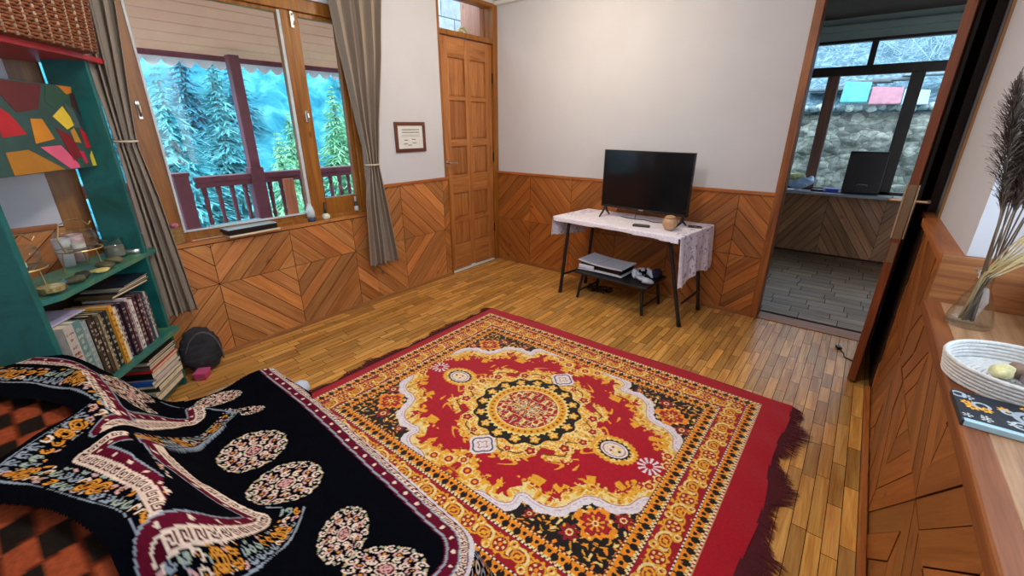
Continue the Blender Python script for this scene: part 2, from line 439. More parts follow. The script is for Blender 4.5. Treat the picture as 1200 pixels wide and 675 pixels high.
def latch(y, z, h):
    m = MB().box((-.045, y - .009, z), (-.038, y + .009, z + h), bev=.002).tube([(-.038, y, z + h * .8), (-.02, y, z + h * .75), (-.018, y, z + h * .4), (-.028, y, z + h * .15)], [.006, .006, .005, .004])
    struct(m.build('latch', STEEL, w1))
latch(-2.755, 1.37, .085); latch(-1.885, 1.36, .07); latch(-1.885, 1.90, .09)
struct(box('window_sill', (-.135, WY0, .70), (.012, -1.525, .722), wood('window sill wood', '9a5a2a', 'c88848', axis=1), wall_l, bev=.003))

# pine door with transom window
d1 = struct(MB().box((-.10, -.735, 0), (.004, -.712, 2.345), bev=.002).box((-.10, -.062, 0), (.004, -.001, 2.345), bev=.002)
            .box((-.10, -.712, 2.318), (.006, -.062, 2.345), bev=.002).box((-.10, -.712, 2.03), (.008, -.062, 2.068), bev=.003).build('door_1', FRAME))
lf = MB(); Y0, Y1 = -.708, -.066; X0, X1 = -.055, -.016
rows = [(1.575, 1.875), (1.225, 1.545), (.915, 1.165), (.525, .755), (.265, .485)]
cols = [(Y0 + .085, (Y0 + Y1) / 2 - .035), ((Y0 + Y1) / 2 + .035, Y1 - .085)]
lf.box((X0, Y0, .022), (X1, Y0 + .085, 2.025), bev=.002).box((X0, Y1 - .085, .022), (X1, Y1, 2.025), bev=.002)
lf.box((X0, cols[0][1], .03), (X1, cols[1][0], 2.02), bev=.002)
leaf = struct(lf.build('door_leaf', DOORW, d1))
hr = MB(); zs = [.022] + [v for r in rows[::-1] for v in r] + [2.025]
for k in range(0, len(zs), 2):
    for c in cols: hr.box((X0 + .001, c[0] - .001, zs[k]), (X1 - .001, c[1] + .001, zs[k + 1]), bev=.0015)
struct(hr.build('rail', DOORWH, d1))
for r in rows:
    for c in cols:
        pm = MB(); e = .018
        a0, a1, z0, z1 = c[0], c[1], r[0], r[1]
        o = [(X0 + .022, a0, z0), (X0 + .022, a1, z0), (X0 + .022, a1, z1), (X0 + .022, a0, z1)]
        i_ = [(X1 - .010, a0 + e, z0 + e), (X1 - .010, a1 - e, z0 + e), (X1 - .010, a1 - e, z1 - e), (X1 - .010, a0 + e, z1 - e)]
        bk = [(X0 + .002, p[1], p[2]) for p in o]
        pm.raw(o + i_ + bk, [(4, 5, 6, 7), (0, 1, 5, 4), (1, 2, 6, 5), (2, 3, 7, 6), (3, 0, 4, 7), (8, 11, 10, 9), (0, 8, 9, 1), (1, 9, 10, 2), (2, 10, 11, 3), (3, 11, 8, 0)])
        struct(pm.build('door_panel', DOORW if random.random() < .5 else wood('pine door panel wood', '804820', 'b07440', axis=2), d1))
struct(MB().box((X1, -.705, .99), (X1 + .006, -.68, 1.05), bev=.002).tube([(X1 + .004, -.693, 1.03), (X1 + .045, -.693, 1.03), (X1 + .048, -.66, 1.03), (X1 + .045, -.60, 1.028)], .007).build('door_handle', STEEL, d1))
struct(box('glass_pane', (-.05, -.712, 2.068), (-.046, -.062, 2.318), PANE, d1, bev=0))
struct(box('threshold', (-.15, -.712, -.003), (-.012, -.062, .012), plain('door gap light white', 'e4e4e4', .5, var=.02), d1))  # added white strip; its colour stands in for light entering under the door
for z in (.35, 1.05, 1.75): struct(MB().tube([(-.01, -.063, z - .045), (-.01, -.063, z + .045)], .007).build('hinge', plain('dark hinge', '3a2a20', .4, .8), d1))

# ------------------------------------------------------------------ open door in the back doorway
hx, hy = 3.128, -.025; ex, ey = 3.086, -.637
ang = math.atan2(ey - hy, ex - hx)
d2 = struct(thing('door_2', 'open reddish brown wooden door seen edge-on at the back doorway', 'door', (hx, hy, 0), ang)); del d2['category']
Wd = math.hypot(ex - hx, ey - hy); T = .036
m = MB()
m.box((0, -T / 2, .012), (.09, T / 2, 2.09), bev=.002).box((Wd - .09, -T / 2, .012), (Wd, T / 2, 2.09), bev=.002)
struct(m.build('door_leaf', REDWOOD, d2))
m = MB()
for z0, z1 in ((.012, .2), (.85, 1.0), (1.42, 1.5), (1.96, 2.09)): m.box((.088, -T / 2 + .001, z0), (Wd - .088, T / 2 - .001, z1), bev=.002)
m.box((Wd / 2 - .035, -T / 2 + .002, .1), (Wd / 2 + .035, T / 2 - .002, 2.0))
struct(m.build('rail', wood('reddish door wood across', '5a2a14', '8e4c26', axis=0), d2))
struct(box('door_panel', (.08, -.008, .1), (Wd - .08, .008, 2.0), REDWOOD, d2))
struct(MB().box((Wd, -.0165, .82), (Wd + .0025, .0165, 1.08), bev=.001).box((Wd, -.013, .70), (Wd + .001, .013, .80)).build('lock_plate', plain('dull lock plate', '8e7a60', .4, .7), d2))
for s, nm in ((1, 'door_handle'), (-1, 'door_handle')):
    y0 = s * T / 2
    m = MB().box((Wd - .065, min(y0, y0 + s * .008), .82), (Wd - .008, max(y0, y0 + s * .008), 1.08), bev=.0015)
    m.tube([(Wd - .042, y0, 1.0), (Wd - .042, y0 + s * .048, 1.0), (Wd - .06, y0 + s * .055, 1.0), (Wd - .15, y0 + s * .05, .998)], [.008, .008, .008, .007], 10)
    struct(m.build(nm, BRASS, d2))
del d2['label']

# ------------------------------------------------------------------ back room
wf = MB()
wf.box((.9, 2.3, 0), (4.2, 2.42, .665)); wf.box((.9, 2.3, 2.115), (4.2, 2.42, 2.5)); wf.box((.9, 2.3, .665), (1.95, 2.42, 2.115)); wf.box((3.62, 2.3, .665), (4.2, 2.42, 2.115))
wall_f = struct(wf.build('wall_far', WALL2))
struct(box('ceiling_far', (.9, .12, 2.30), (4.2, 2.42, 2.38), plain('dark ceiling boards', '5c5148', .8), bev=0))
struct(box('wall_far_left', (.8, .12, 0), (.9, 2.42, 2.4), WALL, bev=0)); struct(box('wall_far_right', (4.2, .12, 0), (4.3, 2.42, 2.4), WALL, bev=0))
struct(box('panelling_joints', (.9, 2.296, 0), (4.2, 2.3, .66), GAP, wall_f, bev=0))
struct(panelling([(.9, 4.2, .02, .655)], 2.66, -.02, .48, .70, .085, lambda a, z, d: (a, 2.297 - d, z), random.Random(17), .6, 1.0).build('panelling', BOARDFAR, wall_f))
struct(box('window_sill', (1.6, 2.10, .665), (4.19, 2.34, .69), plain('grey painted sill', '8c8f96', .5), wall_f, bev=.003))
struct(box('curtain_box', (.9, 2.24, 2.18), (4.2, 2.3, 2.235), WALL2, wall_f, bev=.004))
DK = wood('blackish window wood', '150c08', '33201a', axis=2, knots=False); BRW = wood('brown window post', '6a4638', '8e6450', axis=2)
wf = struct(MB().box((1.95, 2.31, 2.09), (3.62, 2.39, 2.125), bev=.003).box((1.95, 2.31, 1.80), (3.62, 2.39, 1.885), bev=.003).box((2.685, 2.32, 1.88), (2.735, 2.38, 2.10), bev=.003)
     .box((3.035, 2.31, .69), (3.135, 2.39, 1.81), bev=.003).box((1.95, 2.31, .69), (3.62, 2.39, .72), bev=.003).box((1.95, 2.31, .69), (2.05, 2.39, 2.1), bev=.003).build('window_2', DK))
struct(box('post', (2.40, 2.305, .70), (2.495, 2.39, 1.80), BRW, wf, bev=.003))
for x0, x1, z0, z1 in ((2.05, 2.69, 1.885, 2.09), (2.73, 3.6, 1.885, 2.09), (2.05, 2.41, .72, 1.8), (2.495, 3.035, .72, 1.8), (3.135, 3.6, .72, 1.8)):
    struct(box('glass_pane', (x0, 2.345, z0), (x1, 2.349, z1), PANE, wf, bev=0))
struct(MB().box((2.495, 2.30, .72), (2.505, 2.31, 1.80)).build('glazing_bead', plain('pale glazing bead', 'c4ccd0', .5), wf))

# ------------------------------------------------------------------ the rug
RED = lin('ac0222'); MAR = lin('6e0a1c'); GOLD = lin('e6a62c'); PALE = lin('ecd68c'); CREAM = lin('f0e6d0'); ORG = lin('ec8f1e'); BLK = lin('140f12'); LIL = lin('e4dbe4'); DGO = lin('b8781c')
RCX, RCY, RA, RB = 1.822, -1.955, .918, .768
def rug_paint(X, Y):
    u = X - RCX; v = Y - RCY; q = np.abs(u); w = np.abs(v)
    out = np.empty(X.shape + (3,)); out[:] = RED
    out *= (0.92 + 0.16 * vnoise(u * 60, v * 60, 1))[..., None]
    def P(m, c): out[m] = c
    n1 = vnoise(u * 55, v * 55, 3); n2 = vnoise(u * 110, v * 110, 4); n3 = vnoise(q * 42 + 7, w * 42, 5)
    n4 = vnoise(q * 75 + 3, w * 75 + 9, 8); n5 = vnoise(q * 26 + 3, w * 26 + 9, 9)
    jag = (n2 - .5) * .018 + (n1 - .5) * .016
    # gold leafy band and pale scallop along the corner lobes
    SC = smoothline([(.10, .60), (.14, .545), (.19, .525), (.25, .525), (.29, .50), (.285, .455), (.315, .43), (.36, .435), (.41, .43), (.455, .40), (.475, .35), (.50, .30), (.545, .275), (.60, .27), (.645, .24), (.66, .195), (.685, .155), (.76, .13)], 5)
    d, s, a = polydist(q, w, SC)
    corner = inpoly(q, w, SC + [(.95, .13), (.95, .9), (.10, .9)])
    sd = np.where(corner, -d, d)         # + on the red side
    scal = .012 * np.abs(np.sin(a * 52))
    P((sd > 0) & (sd < (.046 + scal + jag * 1.8)), GOLD)
    lf = (sd > 0) & (sd < (.046 + scal + jag * 1.8))
    P(lf & (np.abs(n3 - .5) < .045), PALE); P(lf & (n4 > .80), DGO); P(lf & (n5 > .72) & (sd > .02), RED); P(lf & (n4 < .16), PALE)
    P(lf & (sd < .030) & (np.abs(n3 - .45) < .16), PALE)
    fl = (sd > .055) & (sd < .085) & (n3 > .60) & (n4 > .55); P(fl, GOLD); P((sd > .055) & (sd < .10) & (np.abs(np.sin(a * 34)) > .95), GOLD)
    # gold clusters where the lobes meet on the two axes
    for (cx, cy, rx, ry) in ((0, .50, .16, .055), (0, .445, .07, .045), (.66, 0, .05, .12)):
        if cx > .5: continue
        e = np.hypot((q - cx) / rx, (w - cy) / ry) + (n2 - .5) * .35 + .10 * np.sin(np.arctan2((w - cy) / ry, (q - cx) / rx) * 11)
        m_ = e < 1; P(m_, GOLD); P(m_ & (np.abs(n3 - .5) < .06), PALE); P(m_ & (n5 > .66), RED); P(m_ & (n4 < .16), DGO)
    for (cx, cy, rr) in ((.055, .49, .020), (.12, .515, .018), (.0, .455, .016), (.695, .045, .018), (.675, .105, .018)):
        e = np.hypot(q - cx, w - cy); t = np.arctan2(w - cy, q - cx)
        P(e < rr * (1.35 + .25 * np.cos(6 * t)), PALE); P(e < rr * .95, RED); P(e < rr * .45, GOLD)
    # black corners with flowers
    blk = (sd < -.020)
    P((sd <= 0) & (sd >= -.036 - scal * .8), LIL); P((sd < -.002) & (sd > -.006), DGO); P((sd < -.016 ) & (sd > -.019) & (n4 > .4), lin('b49cb0'))
    blk = sd < -.036 - scal * .8
    P(blk, BLK)
    gx = q / .030 + .6 * n5; gy = w / .030 + .6 * n3; ix = np.floor(gx); iy = np.floor(gy)
    for k, (pc, th, sl) in enumerate(((GOLD, .50, 3.6), (ORG, .55, 3.2), (PALE, .45, 2.6))):
        ox = (hsh(ix, iy, 20 + k) - .5) * .5; oy = (hsh(ix, iy, 30 + k) - .5) * .5; an = hsh(ix, iy, 40 + k) * PI
        ex_ = gx - ix - .5 - ox; ey_ = gy - iy - .5 - oy
        a1 = ex_ * np.cos(an) + ey_ * np.sin(an); a2 = -ex_ * np.sin(an) + ey_ * np.cos(an)
        m_ = blk & (hsh(ix, iy, 50 + k) > 1 - th) & (np.hypot(a1, a2 * sl * (1 + .5 * a1)) < .42)
        P(m_, pc)
    for (cx, cy, rr) in ((.535, .475, .032), (.665, .315, .030), (.38, .50, .02)):
        e = np.hypot(q - cx, w - cy); t = np.arctan2(w - cy, q - cx); m_ = blk | (e < rr)
        P((e < rr * (1 + .22 * np.cos(8 * t))) & m_, lin('8c1424')); P((e < rr * .45), PALE); P(e < rr * .25, RED)
    e = np.abs(q - .59) / .086 + np.abs(w - .387) / .080; t = np.arctan2(w - .387, q - .59); e2 = np.hypot(q - .59, w - .387)
    e = e + .10 * np.cos(12 * t)
    P(e < 1.05, ORG); P((e < .98) & (n4 > .75), PALE); P(e < .74, BLK); P(e < .70, lin('a81426')); P((e2 < .034) & (np.cos(8 * t) > .3), GOLD); P(e2 < .013, PALE); P(e2 < .006, RED)
    # lobed gold cloud round the medallion
    t = np.arctan2(w / .335, q / .395); r = np.hypot(q / .395, w / .335)
    R = 1 + .085 * np.cos(10 * t) + .03 * np.cos(22 * t + 1)
    g = r < R + jag * 4
    P(g, GOLD)
    P(g & (np.abs(n3 - .5) < .085), PALE); P(g & (np.abs(n4 - .5) < .05), lin('f2dc9c')); P(g & (n4 > .80), DGO); P(g & (n4 < .15), PALE)
    P(g & (r > .80) & (n5 > .80), RED); P(g & (np.abs(r - R + .12) < .012), lin('6a3c14')); P(g & (r < .80) & (np.abs(n3 - .38) < .03), DGO)
    sp = (r > R) & (r < R + .12) & (np.cos(26 * t + 2 * np.sin(30 * r)) > .80); P(sp, GOLD)
    for (cx, cy, rr) in ((.30, .13, .022), (.19, .235, .022), (.345, .045, .018), (.10, .285, .016)):
        e = np.hypot(q - cx, w - cy); t2 = np.arctan2(w - cy, q - cx)
        P(e < rr * (1.3 + .2 * np.cos(5 * t2)), PALE); P(e < rr * (1 + .15 * np.cos(5 * t2)), lin('a00c26')); P(e < rr * .35, GOLD)
    # pale quatrefoils above and below, ovals left and right
    e = np.hypot(q, w - .335); t = np.arctan2(w - .335, q)
    P(e < .062 * (1 + .12 * np.cos(4 * t)), LIL); P(np.abs(e - .047 * (1 + .12 * np.cos(4 * t))) < .0035, BLK); P(np.abs(e - .020 * (1 + .3 * np.cos(4 * t))) < .003, DGO)
    e = np.hypot((q - .475) / .098, w / .078); t = np.arctan2(w / .078, (q - .475) / .098)
    P(e < 1.0 + .10 * np.abs(np.sin(t * 13)), GOLD); P((e < .95) & (np.abs(n3 - .5) < .06), PALE); P(e < .74 + .05 * np.cos(18 * t), BLK); P(e < .62, LIL); P(np.abs(e - .50) < .03, DGO); P((e < .36) & (n4 > .55), PALE); P((np.hypot(q - .50, w) < .007), BLK); P(np.hypot(q - .465, w - .012) < .006, RED)
    # daisies
    e = np.hypot(q - .635, w); t = np.arctan2(w, q - .635)
    P((e < .050) & (e < .030 + .022 * np.cos(11 * t)), LIL); P((e < .050) & (e > .018) & (np.cos(11 * t) > .1), LIL); P(e < .017, RED)
    # medallion
    r = np.hypot(u, v); t = np.arctan2(v, u)
    P(r < .262 + .010 * np.cos(16 * t), BLK)
    k14 = ((t / (2 * PI) * 16 + .5) % 1 - .5) * 2 * PI / 16 * .232; e = np.hypot(k14, r - .232); te = np.arctan2(r - .232, k14); P(e < .022 * (1 + .22 * np.cos(5 * te)), GOLD); P(e < .012 * (1 + .3 * np.cos(5 * te)), PALE); P(e < .004, DGO)
    P(r < .206 + .006 * np.cos(46 * t), PALE); P(r < .194, GOLD); P((np.abs(r - .178) < .007) & (np.cos(38 * t) > .45), lin('8c2a10')); P(np.abs(r - .157) < .004, PALE)
    P(r < .153, lin('a80e22'))
    gg = np.abs(vnoise(np.abs(u) * 62 + 3, np.abs(v) * 62, 12) - .5); P((r < .150) & (gg < .07), PALE); P((r < .150) & (vnoise(np.abs(u) * 90, np.abs(v) * 90, 14) > .84), lin('9cb098')); P((r < .150) & (vnoise(np.abs(u) * 90 + 9, np.abs(v) * 90, 15) > .88), BLK)
    k8 = np.abs(((t / (2 * PI) * 8) % 1) - .5)
    P((r < .153) & (np.hypot(r - .108, k8 * .35) < .026) & (np.hypot(r - .108, k8 * .35) > .015), PALE)
    P((r < .153) & (np.hypot(r - .108, k8 * .35) < .008), lin('f0a050'))
    P((r < .148) & (np.hypot(r - .135, (.5 - k8) * .30) < .010), lin('cfc8b0')); P((r < .148) & (np.hypot(r - .082, (.5 - k8) * .22) < .009), BLK)
    P((r < .075) & (k8 > .5 - .11 * (1.2 - r / .075)), PALE); P((r < .066) & (k8 < .07), lin('a8b8a0')); P(r < .014, GOLD); P(r < .006, RED)
    # borders
    dx = RA - q; dy = RB - w; d = np.minimum(dx, dy); along = np.where(dx < dy, v, u)
    chk = (np.floor(along / .0085).astype(int) % 2 == 0)
    bd = d < .219
    P(bd, lin('9c1022'))
    def tulips(m0, dd, per, flip):
        P(m0, ORG); ph = ((along / per) % 1) - .5; z = dd * flip
        bx = ph * per
        P(m0 & (np.hypot(bx, (z + .004) * .9) < .014) & ~((np.abs(bx) < .003) & (z > .004)), BLK)
        P(m0 & (np.abs(bx) < .0022), BLK)
        ph2 = (((along / per) + .5) % 1 - .5) * per
        P(m0 & (np.hypot(ph2, z - .006) < .008), BLK)
        P(m0 & (z < -.013) & (np.abs(ph2) < per * .36), PALE); P(m0 & (z < -.013) & (np.abs(np.abs(ph2) - per * .18) < .0015), BLK)
    tulips((d > .009) & (d < .051), d - .030, .052, 1)
    tulips((d > .162) & (d < .209), d - .185, .052, 1)
    for (lo_, hi_, c1, c2) in ((0, .008, CREAM, lin('a81c20')), (.051, .058, CREAM, BLK), (.155, .162, CREAM, BLK), (.209, .216, PALE, BLK)):
        m_ = (d >= lo_) & (d < hi_); P(m_ & chk, c1); P(m_ & ~chk, c2)
    sb = (d > .059) & (d < .154); z = d - .1065
    per = .150; ph = ((along / per) % 1 - .5) * per; ph2 = (((along / per) + .5) % 1 - .5) * per
    P(sb & (np.abs(z - .028 * np.sin(along / per * 2 * PI)) < .0042), GOLD)
    e = np.hypot(ph, z); t = np.arctan2(z, ph)
    P(sb & (e < .036 * (1 + .10 * np.cos(9 * t))), GOLD); P(sb & (e < .027), lin('9c1022')); P(sb & (e < .022) & (np.cos(5 * t + 1) > .1), PALE); P(sb & (e < .012), lin('9c1022')); P(sb & (e < .007), ORG)
    e = np.hypot(ph2 * .8, z)
    P(sb & (np.abs(e - .030) < .0048) & (z > -.018), PALE); P(sb & (np.abs(e - .017) < .0035), GOLD); P(sb & (e < .008), GOLD)
    for o_ in (.028, -.028):
        e = np.hypot(ph2 - o_ * 1.1, z + np.sign(o_) * .026); P(sb & (np.abs(e - .012) < .0034), GOLD)
        e = np.hypot(ph - o_ * 1.35, z - np.sign(o_) * .030); P(sb & (np.abs(e - .011) < .003), PALE)
    P(sb & (n4 > .86), GOLD)
    P(d < 0, RED * .96)
    P((d < 0) & (d > -.0035), lin('c8a060'))
    return out
xs = np.arange(.848, 2.862, .003); ys = np.arange(-2.83, -1.104, .003)
X, Y = np.meshgrid(xs, ys, indexing='ij')
Z = .0075 + .0015 * vnoise(X * 5, Y * 5, 2)
ripple = sstep(2.70, 2.85, X) * .006 * (1 + np.sin(Y * 24 + 2 * np.sin(X * 9))) * .5 + sstep(-1.22, -1.11, Y) * .004 * (1 + np.sin(X * 14)) * .5
C_ = rug_paint(X, Y)
bx_ = X + sstep(2.74, 2.86, X) * .010 * np.sin(Y * 9); by_ = Y + sstep(-1.2, -1.1, Y) * .006 * np.sin(X * 6)
rug = fast_grid('rug', bx_, by_, Z + ripple, C_, attr_mat('rug pile', .85, .35, 420, sheen=.25))
tag(rug, 'large crimson patterned rug with gold medallion and dark fringes on the parquet', 'rug')
for hy_ in (-1.104, -2.83): MB().tube([(x, hy_ + .006 * math.sin(x * 6), .006) for x in np.linspace(.85, 2.86, 60)], .005, 6).build('hem', plain('dark crimson hem', '7c0820', .85), rug, True)
fr = MB(); rr = random.Random(2)
def fringe(xb, sgn, n, lf):
    y = -2.82
    for i in range(n):
        y = -2.82 + (1.71) * i / n + rr.uniform(-.002, .002)
        L = lf(y) * rr.uniform(.72, 1.12); sw = .55 * math.sin(y * 13) + rr.uniform(-.35, .35)
        xs_ = xb(y); p = []
        for k in range(4):
            t = k / 3; p.append((xs_ + sgn * L * t, y + sw * L * t * t * .6, .008 * (1 - t) + .0025))
        a, b, c, d_ = p
        wd = .0035
        for k in range(3):
            w0 = wd * (1 - k * .22); w1 = wd * (1 - (k + 1) * .28)
            fr.raw([(p[k][0], p[k][1] - w0, p[k][2]), (p[k][0], p[k][1] + w0, p[k][2]), (p[k + 1][0], p[k + 1][1] + w1, p[k + 1][2]), (p[k + 1][0], p[k + 1][1] - w1, p[k + 1][2])], [(0, 1, 2, 3)])
fringe(lambda y: 2.855 + .010 * math.sin(y * 9), 1, 800, lambda y: .078 + .03 * math.sin(y * 17) + .012 * math.sin(y * 41))
fringe(lambda y: .85, -1, 800, lambda y: .055 + .018 * math.sin(y * 11) + .012 * math.sin(y * 37))
f_ = fr.build('fringe', plain('maroon fringe yarn', '4c0818', .9), rug); f_['kind'] = 'stuff'

# ------------------------------------------------------------------ sofa with the black blanket
def SH(x, y):
    b = .36 + .24 * sstep(-3.14, -3.37, y)
    b = b - .10 * sstep(-3.52, -3.85, y)
    b = b - .24 * sstep(1.92, 2.12, x) * sstep(-3.14, -3.37, y)
    return b
sofa = thing('sofa', 'low sofa under an orange and black checked cover at the near left corner', 'sofa', (0, 0, 0))
CHK = [(0, 0)]
def check_paint(X, Y):
    out = np.empty(X.shape + (3,)); z = SH(X, Y)
    s = (X + .10 * (Y + 3.5)) / .088; arc = -(Y + 3.38) / .052 - X * .35
    k = (np.floor(s) + np.floor(arc)).astype(int) % 2
    org = lin('8e4226'); blk = lin('1e1712')
    out[:] = org; out[k == 1] = blk
    fx = s - np.floor(s); fy = arc - np.floor(arc)
    out[(fx < .05) | (fy < .07)] = lin('5a2412')
    out *= (.85 + .3 * vnoise(X * 140, Y * 140, 3))[..., None]
    return out
xs = np.arange(.86, 2.36, .008); ys = np.arange(-3.86, -2.885, .008); X, Y = np.meshgrid(xs, ys, indexing='ij')
edge = np.minimum(np.minimum(X - .86, 2.36 - X), np.minimum(Y + 3.86, -2.885 - Y))
Zs = SH(X, Y) - .018 - .05 * (1 - sstep(0, .05, edge))
kc_ = (X > np.where(Y > -3.12, 1.115, 1.115 - np.clip(-3.12 - Y, 0, 1) * .75)) | (Y < -3.36)
cv = fast_grid('cushion_cover', X, Y, Zs, check_paint(X, Y), attr_mat('checked cover cloth', .95, .4, 300, spec=.05), keep=kc_)
cv.parent = sofa
box('base', (1.16, -3.80, .05), (2.30, -2.93, .29), plain('dark sofa frame', '2c1a14', .7), sofa, .01)
box('backrest', (.95, -3.78, .25), (2.05, -3.44, .46), plain('dark sofa frame', '2c1a14', .7), sofa, .03)
for x in (1.2, 2.26):
    for y in (-3.76, -2.97): box('leg', (x - .025, y - .025, 0), (x + .025, y + .025, .06), DARKW, sofa)

CRM = lin('ddc6b4'); PNK = lin('c89a98'); MRN = lin('5c1226'); GRY = lin('8a94a0'); BK = lin('06070d'); AMB = lin('d08a34'); GRN = lin('98a694'); NAVY = lin('1c2848')
MEANDER = ["########", "#......#", "#.####.#", "#.#..#.#", "#.#.##.#", "#.#....#", "#.######"]
MEA = np.array([[c == '#' for c in r] for r in MEANDER])
def blanket_paint(X, Y):
    out = np.empty(X.shape + (3,)); out[:] = BK
    out *= (.7 + .6 * vnoise(X * 300, Y * 300, 1))[..., None]
    def P(m, c): out[m] = c
    n = vnoise(X * 150, Y * 150, 6)
    def medal(c, e1, e2, redc=True):
        """oval rosette: centre, two conjugate half axes"""
        det = e1[0] * e2[1] - e1[1] * e2[0]
        dx, dy = X - c[0], Y - c[1]
        a = (dx * e2[1] - dy * e2[0]) / det; b = (-dx * e1[1] + dy * e1[0]) / det
        r = np.hypot(a, b); t = np.arctan2(b, a)
        m = r < 1.02 + .05 * np.cos(14 * t)
        sc = min(math.hypot(*e1), math.hypot(*e2))
        lw = .055
        for (rr_, cnt, rad, colr, ph) in ((.84, 14, .155, CRM, 0), (.62, 10, .15, PNK, .5), (.43, 8, .12, CRM, 0), (.97, 14, .08, GRN, .5)):
            kk = np.round(t / (2 * PI) * cnt - ph) + ph; ta = kk / cnt * 2 * PI
            qx = a - rr_ * np.cos(ta); qy = b - rr_ * np.sin(ta); dd = np.hypot(qx, qy)
            P(m & (np.abs(dd - rad * .8) < lw * .55) & (np.cos(np.arctan2(qy, qx) - ta + 2.0) > -.75), colr)
            P(m & (dd < .045), AMB if ph else CRM)
        if redc:
            P((r < .27) & (r > .22), CRM); P(r < .21, lin('6a1420')); P((r < .2) & ((np.abs(a) < .03) | (np.abs(b) < .03) | (np.abs(np.hypot(a, b) - .13) < .025)), PNK)
        P(m & (n > .86), BK)
    A = lambda p, q_: (q_[0] - p[0], q_[1] - p[1])
    medal((1.556, -3.073), (.040, .091), (.090, -.040)); medal((1.778, -3.075), (.046, .090), (.076, -.037))
    medal((2.054, -3.060), (-.047, .072), (.061, .022)); medal((2.217, -3.052), (.075, .067), (.056, -.034)); medal((1.159, -3.034), (.022, .073), (.042, -.014)); medal((1.325, -3.005), (.030, .055), (.024, -.009), False)
    medal((1.123, -3.257), (.05, .05), (.150, -.029)); medal((1.83, -3.318), (.14, .005), (.0, .035), False)
    medal((2.36, -3.10), (.05, .07), (.07, -.03))
    def curls(m, s, z, width, seed):
        cell = width * .42
        gx = s / cell; gy = z / cell; ix = np.floor(gx); iy = np.floor(gy)
        rx = gx - ix - .5; ry = gy - iy - .5; e = np.hypot(rx, ry); t = np.arctan2(ry, rx); h = hsh(ix, iy, seed)
        pal = [AMB, CRM, PNK, GRN, GRY]
        band = m & (np.abs(e - .33) < .11) & (np.cos(t - h * 6.28) > -.6)
        for k, cc in enumerate(pal): P(band & ((h * 5).astype(int) == k), cc)
        P(m & (np.abs(rx + ry * (h - .5) * 2) < .07) & (np.abs(ry) < .45) & (h > .5), GRY)
        P(m & (e < .10) & (h < .6), AMB)
        # big paired scroll signs at intervals
        per = width * 3.2; ps = ((s / per) % 1 - .5) * per
        for sg in (-1, 1):
            e = np.hypot((ps - sg * width * .26) / (width * .24), (z - width * .5) / (width * .36))
            P(m & (e < 1.15), BK); P(m & (np.abs(e - .85) < .16) & ~((np.abs(z - width * .5) < width * .06) & ((ps * sg) > width * .3)), AMB)
            P(m & (np.abs(e - .45) < .10), AMB)
    def layers(line, seq, sgn, clipm=None):
        """paint strips beside a curve; seq = [(from, to, kind)]"""
        L = smoothline(line, 5); d, s, a = polydist(X, Y, L); z = d * np.where(s == sgn, 1, -1)
        ok = d < .2
        if clipm is not None: ok &= clipm
        for lo_, hi_, kind in seq:
            m = ok & (z >= lo_) & (z < hi_); wv = hi_ - lo_
            if not isinstance(kind, str): P(m, kind)
            elif kind == 'greek':
                P(m, MRN * .6); pi_ = np.floor(a / (wv / 7)).astype(int) % 8; pj = np.clip(np.floor((z - lo_) / wv * 7).astype(int), 0, 6)
                P(m & MEA[pj, pi_], CRM)
            elif kind == 'maroon':
                P(m, MRN); per = .055; ps = ((a / per) % 1 - .5) * per; P(m & (np.hypot(ps, z - (lo_ + hi_) / 2) < wv * .24), CRM)
            elif kind == 'curls':
                P(m, BK); curls(m, a, z - lo_, wv, 5)
            elif kind == 'clear': P(m, BK)
    # long straight border along the front edge of the seat
    layers([(1.06, -2.795), (1.156, -2.797), (1.498, -2.804), (1.899, -2.830), (2.198, -2.852), (2.285, -2.862), (2.340, -2.90), (2.372, -2.97), (2.385, -3.20)],
           [(-.02, .0, lin('c8c0c4')), (0, .004, MRN), (.004, .021, 'greek'), (.021, .025, GRY), (.025, .050, 'maroon'), (.050, .056, GRY), (.056, .060, MRN)], -1)
    # folded flap reaching back over the backrest (tongue)
    tong = inpoly(X, Y, smoothline([(1.40, -3.335), (1.413, -3.372), (1.453, -3.458), (1.519, -3.546), (1.575, -3.562), (1.651, -3.507), (1.787, -3.447), (1.868, -3.408), (1.954, -3.398), (2.03, -3.41), (2.06, -3.36), (1.99, -3.30), (1.90, -3.335), (1.80, -3.318), (1.70, -3.315), (1.60, -3.335), (1.50, -3.30), (1.40, -3.335)], 3))
    P(tong, BK)
    layers([(1.395, -3.340), (1.413, -3.372), (1.453, -3.458), (1.519, -3.540), (1.569, -3.551), (1.651, -3.507), (1.787, -3.447), (1.868, -3.408), (1.954, -3.398), (2.03, -3.41)],
           [(-.004, .002, GRY), (.004, .068, 'curls')], 1, tong)
    layers([(1.582, -3.338), (1.579, -3.391), (1.600, -3.432), (1.678, -3.410), (1.761, -3.385), (1.841, -3.366), (1.929, -3.366), (1.971, -3.374), (2.02, -3.385)],
           [(-.004, 0, CRM), (0, .022, 'greek'), (.022, .026, CRM), (.026, .048, 'maroon'), (.048, .053, GRY), (.053, .13, 'clear')], 1, tong)
    # right pointing flap lying on the seat
    flap = inpoly(X, Y, [(1.655, -3.318), (1.551, -3.24), (1.428, -3.159), (1.381, -3.094), (1.330, -3.025), (1.2, -3.096), (1.055, -3.182), (1.15, -3.24), (1.246, -3.215), (1.348, -3.26), (1.50, -3.33)])
    P(flap, BK)
    layers([(1.665, -3.315), (1.551, -3.24), (1.428, -3.159), (1.381, -3.094), (1.330, -3.025)], [(-.002, .004, GRY), (.007, .052, 'curls')], 1, flap)
    layers([(1.337, -3.031), (1.2, -3.096), (1.055, -3.182)], [(0, .004, GRY)], 1, flap)
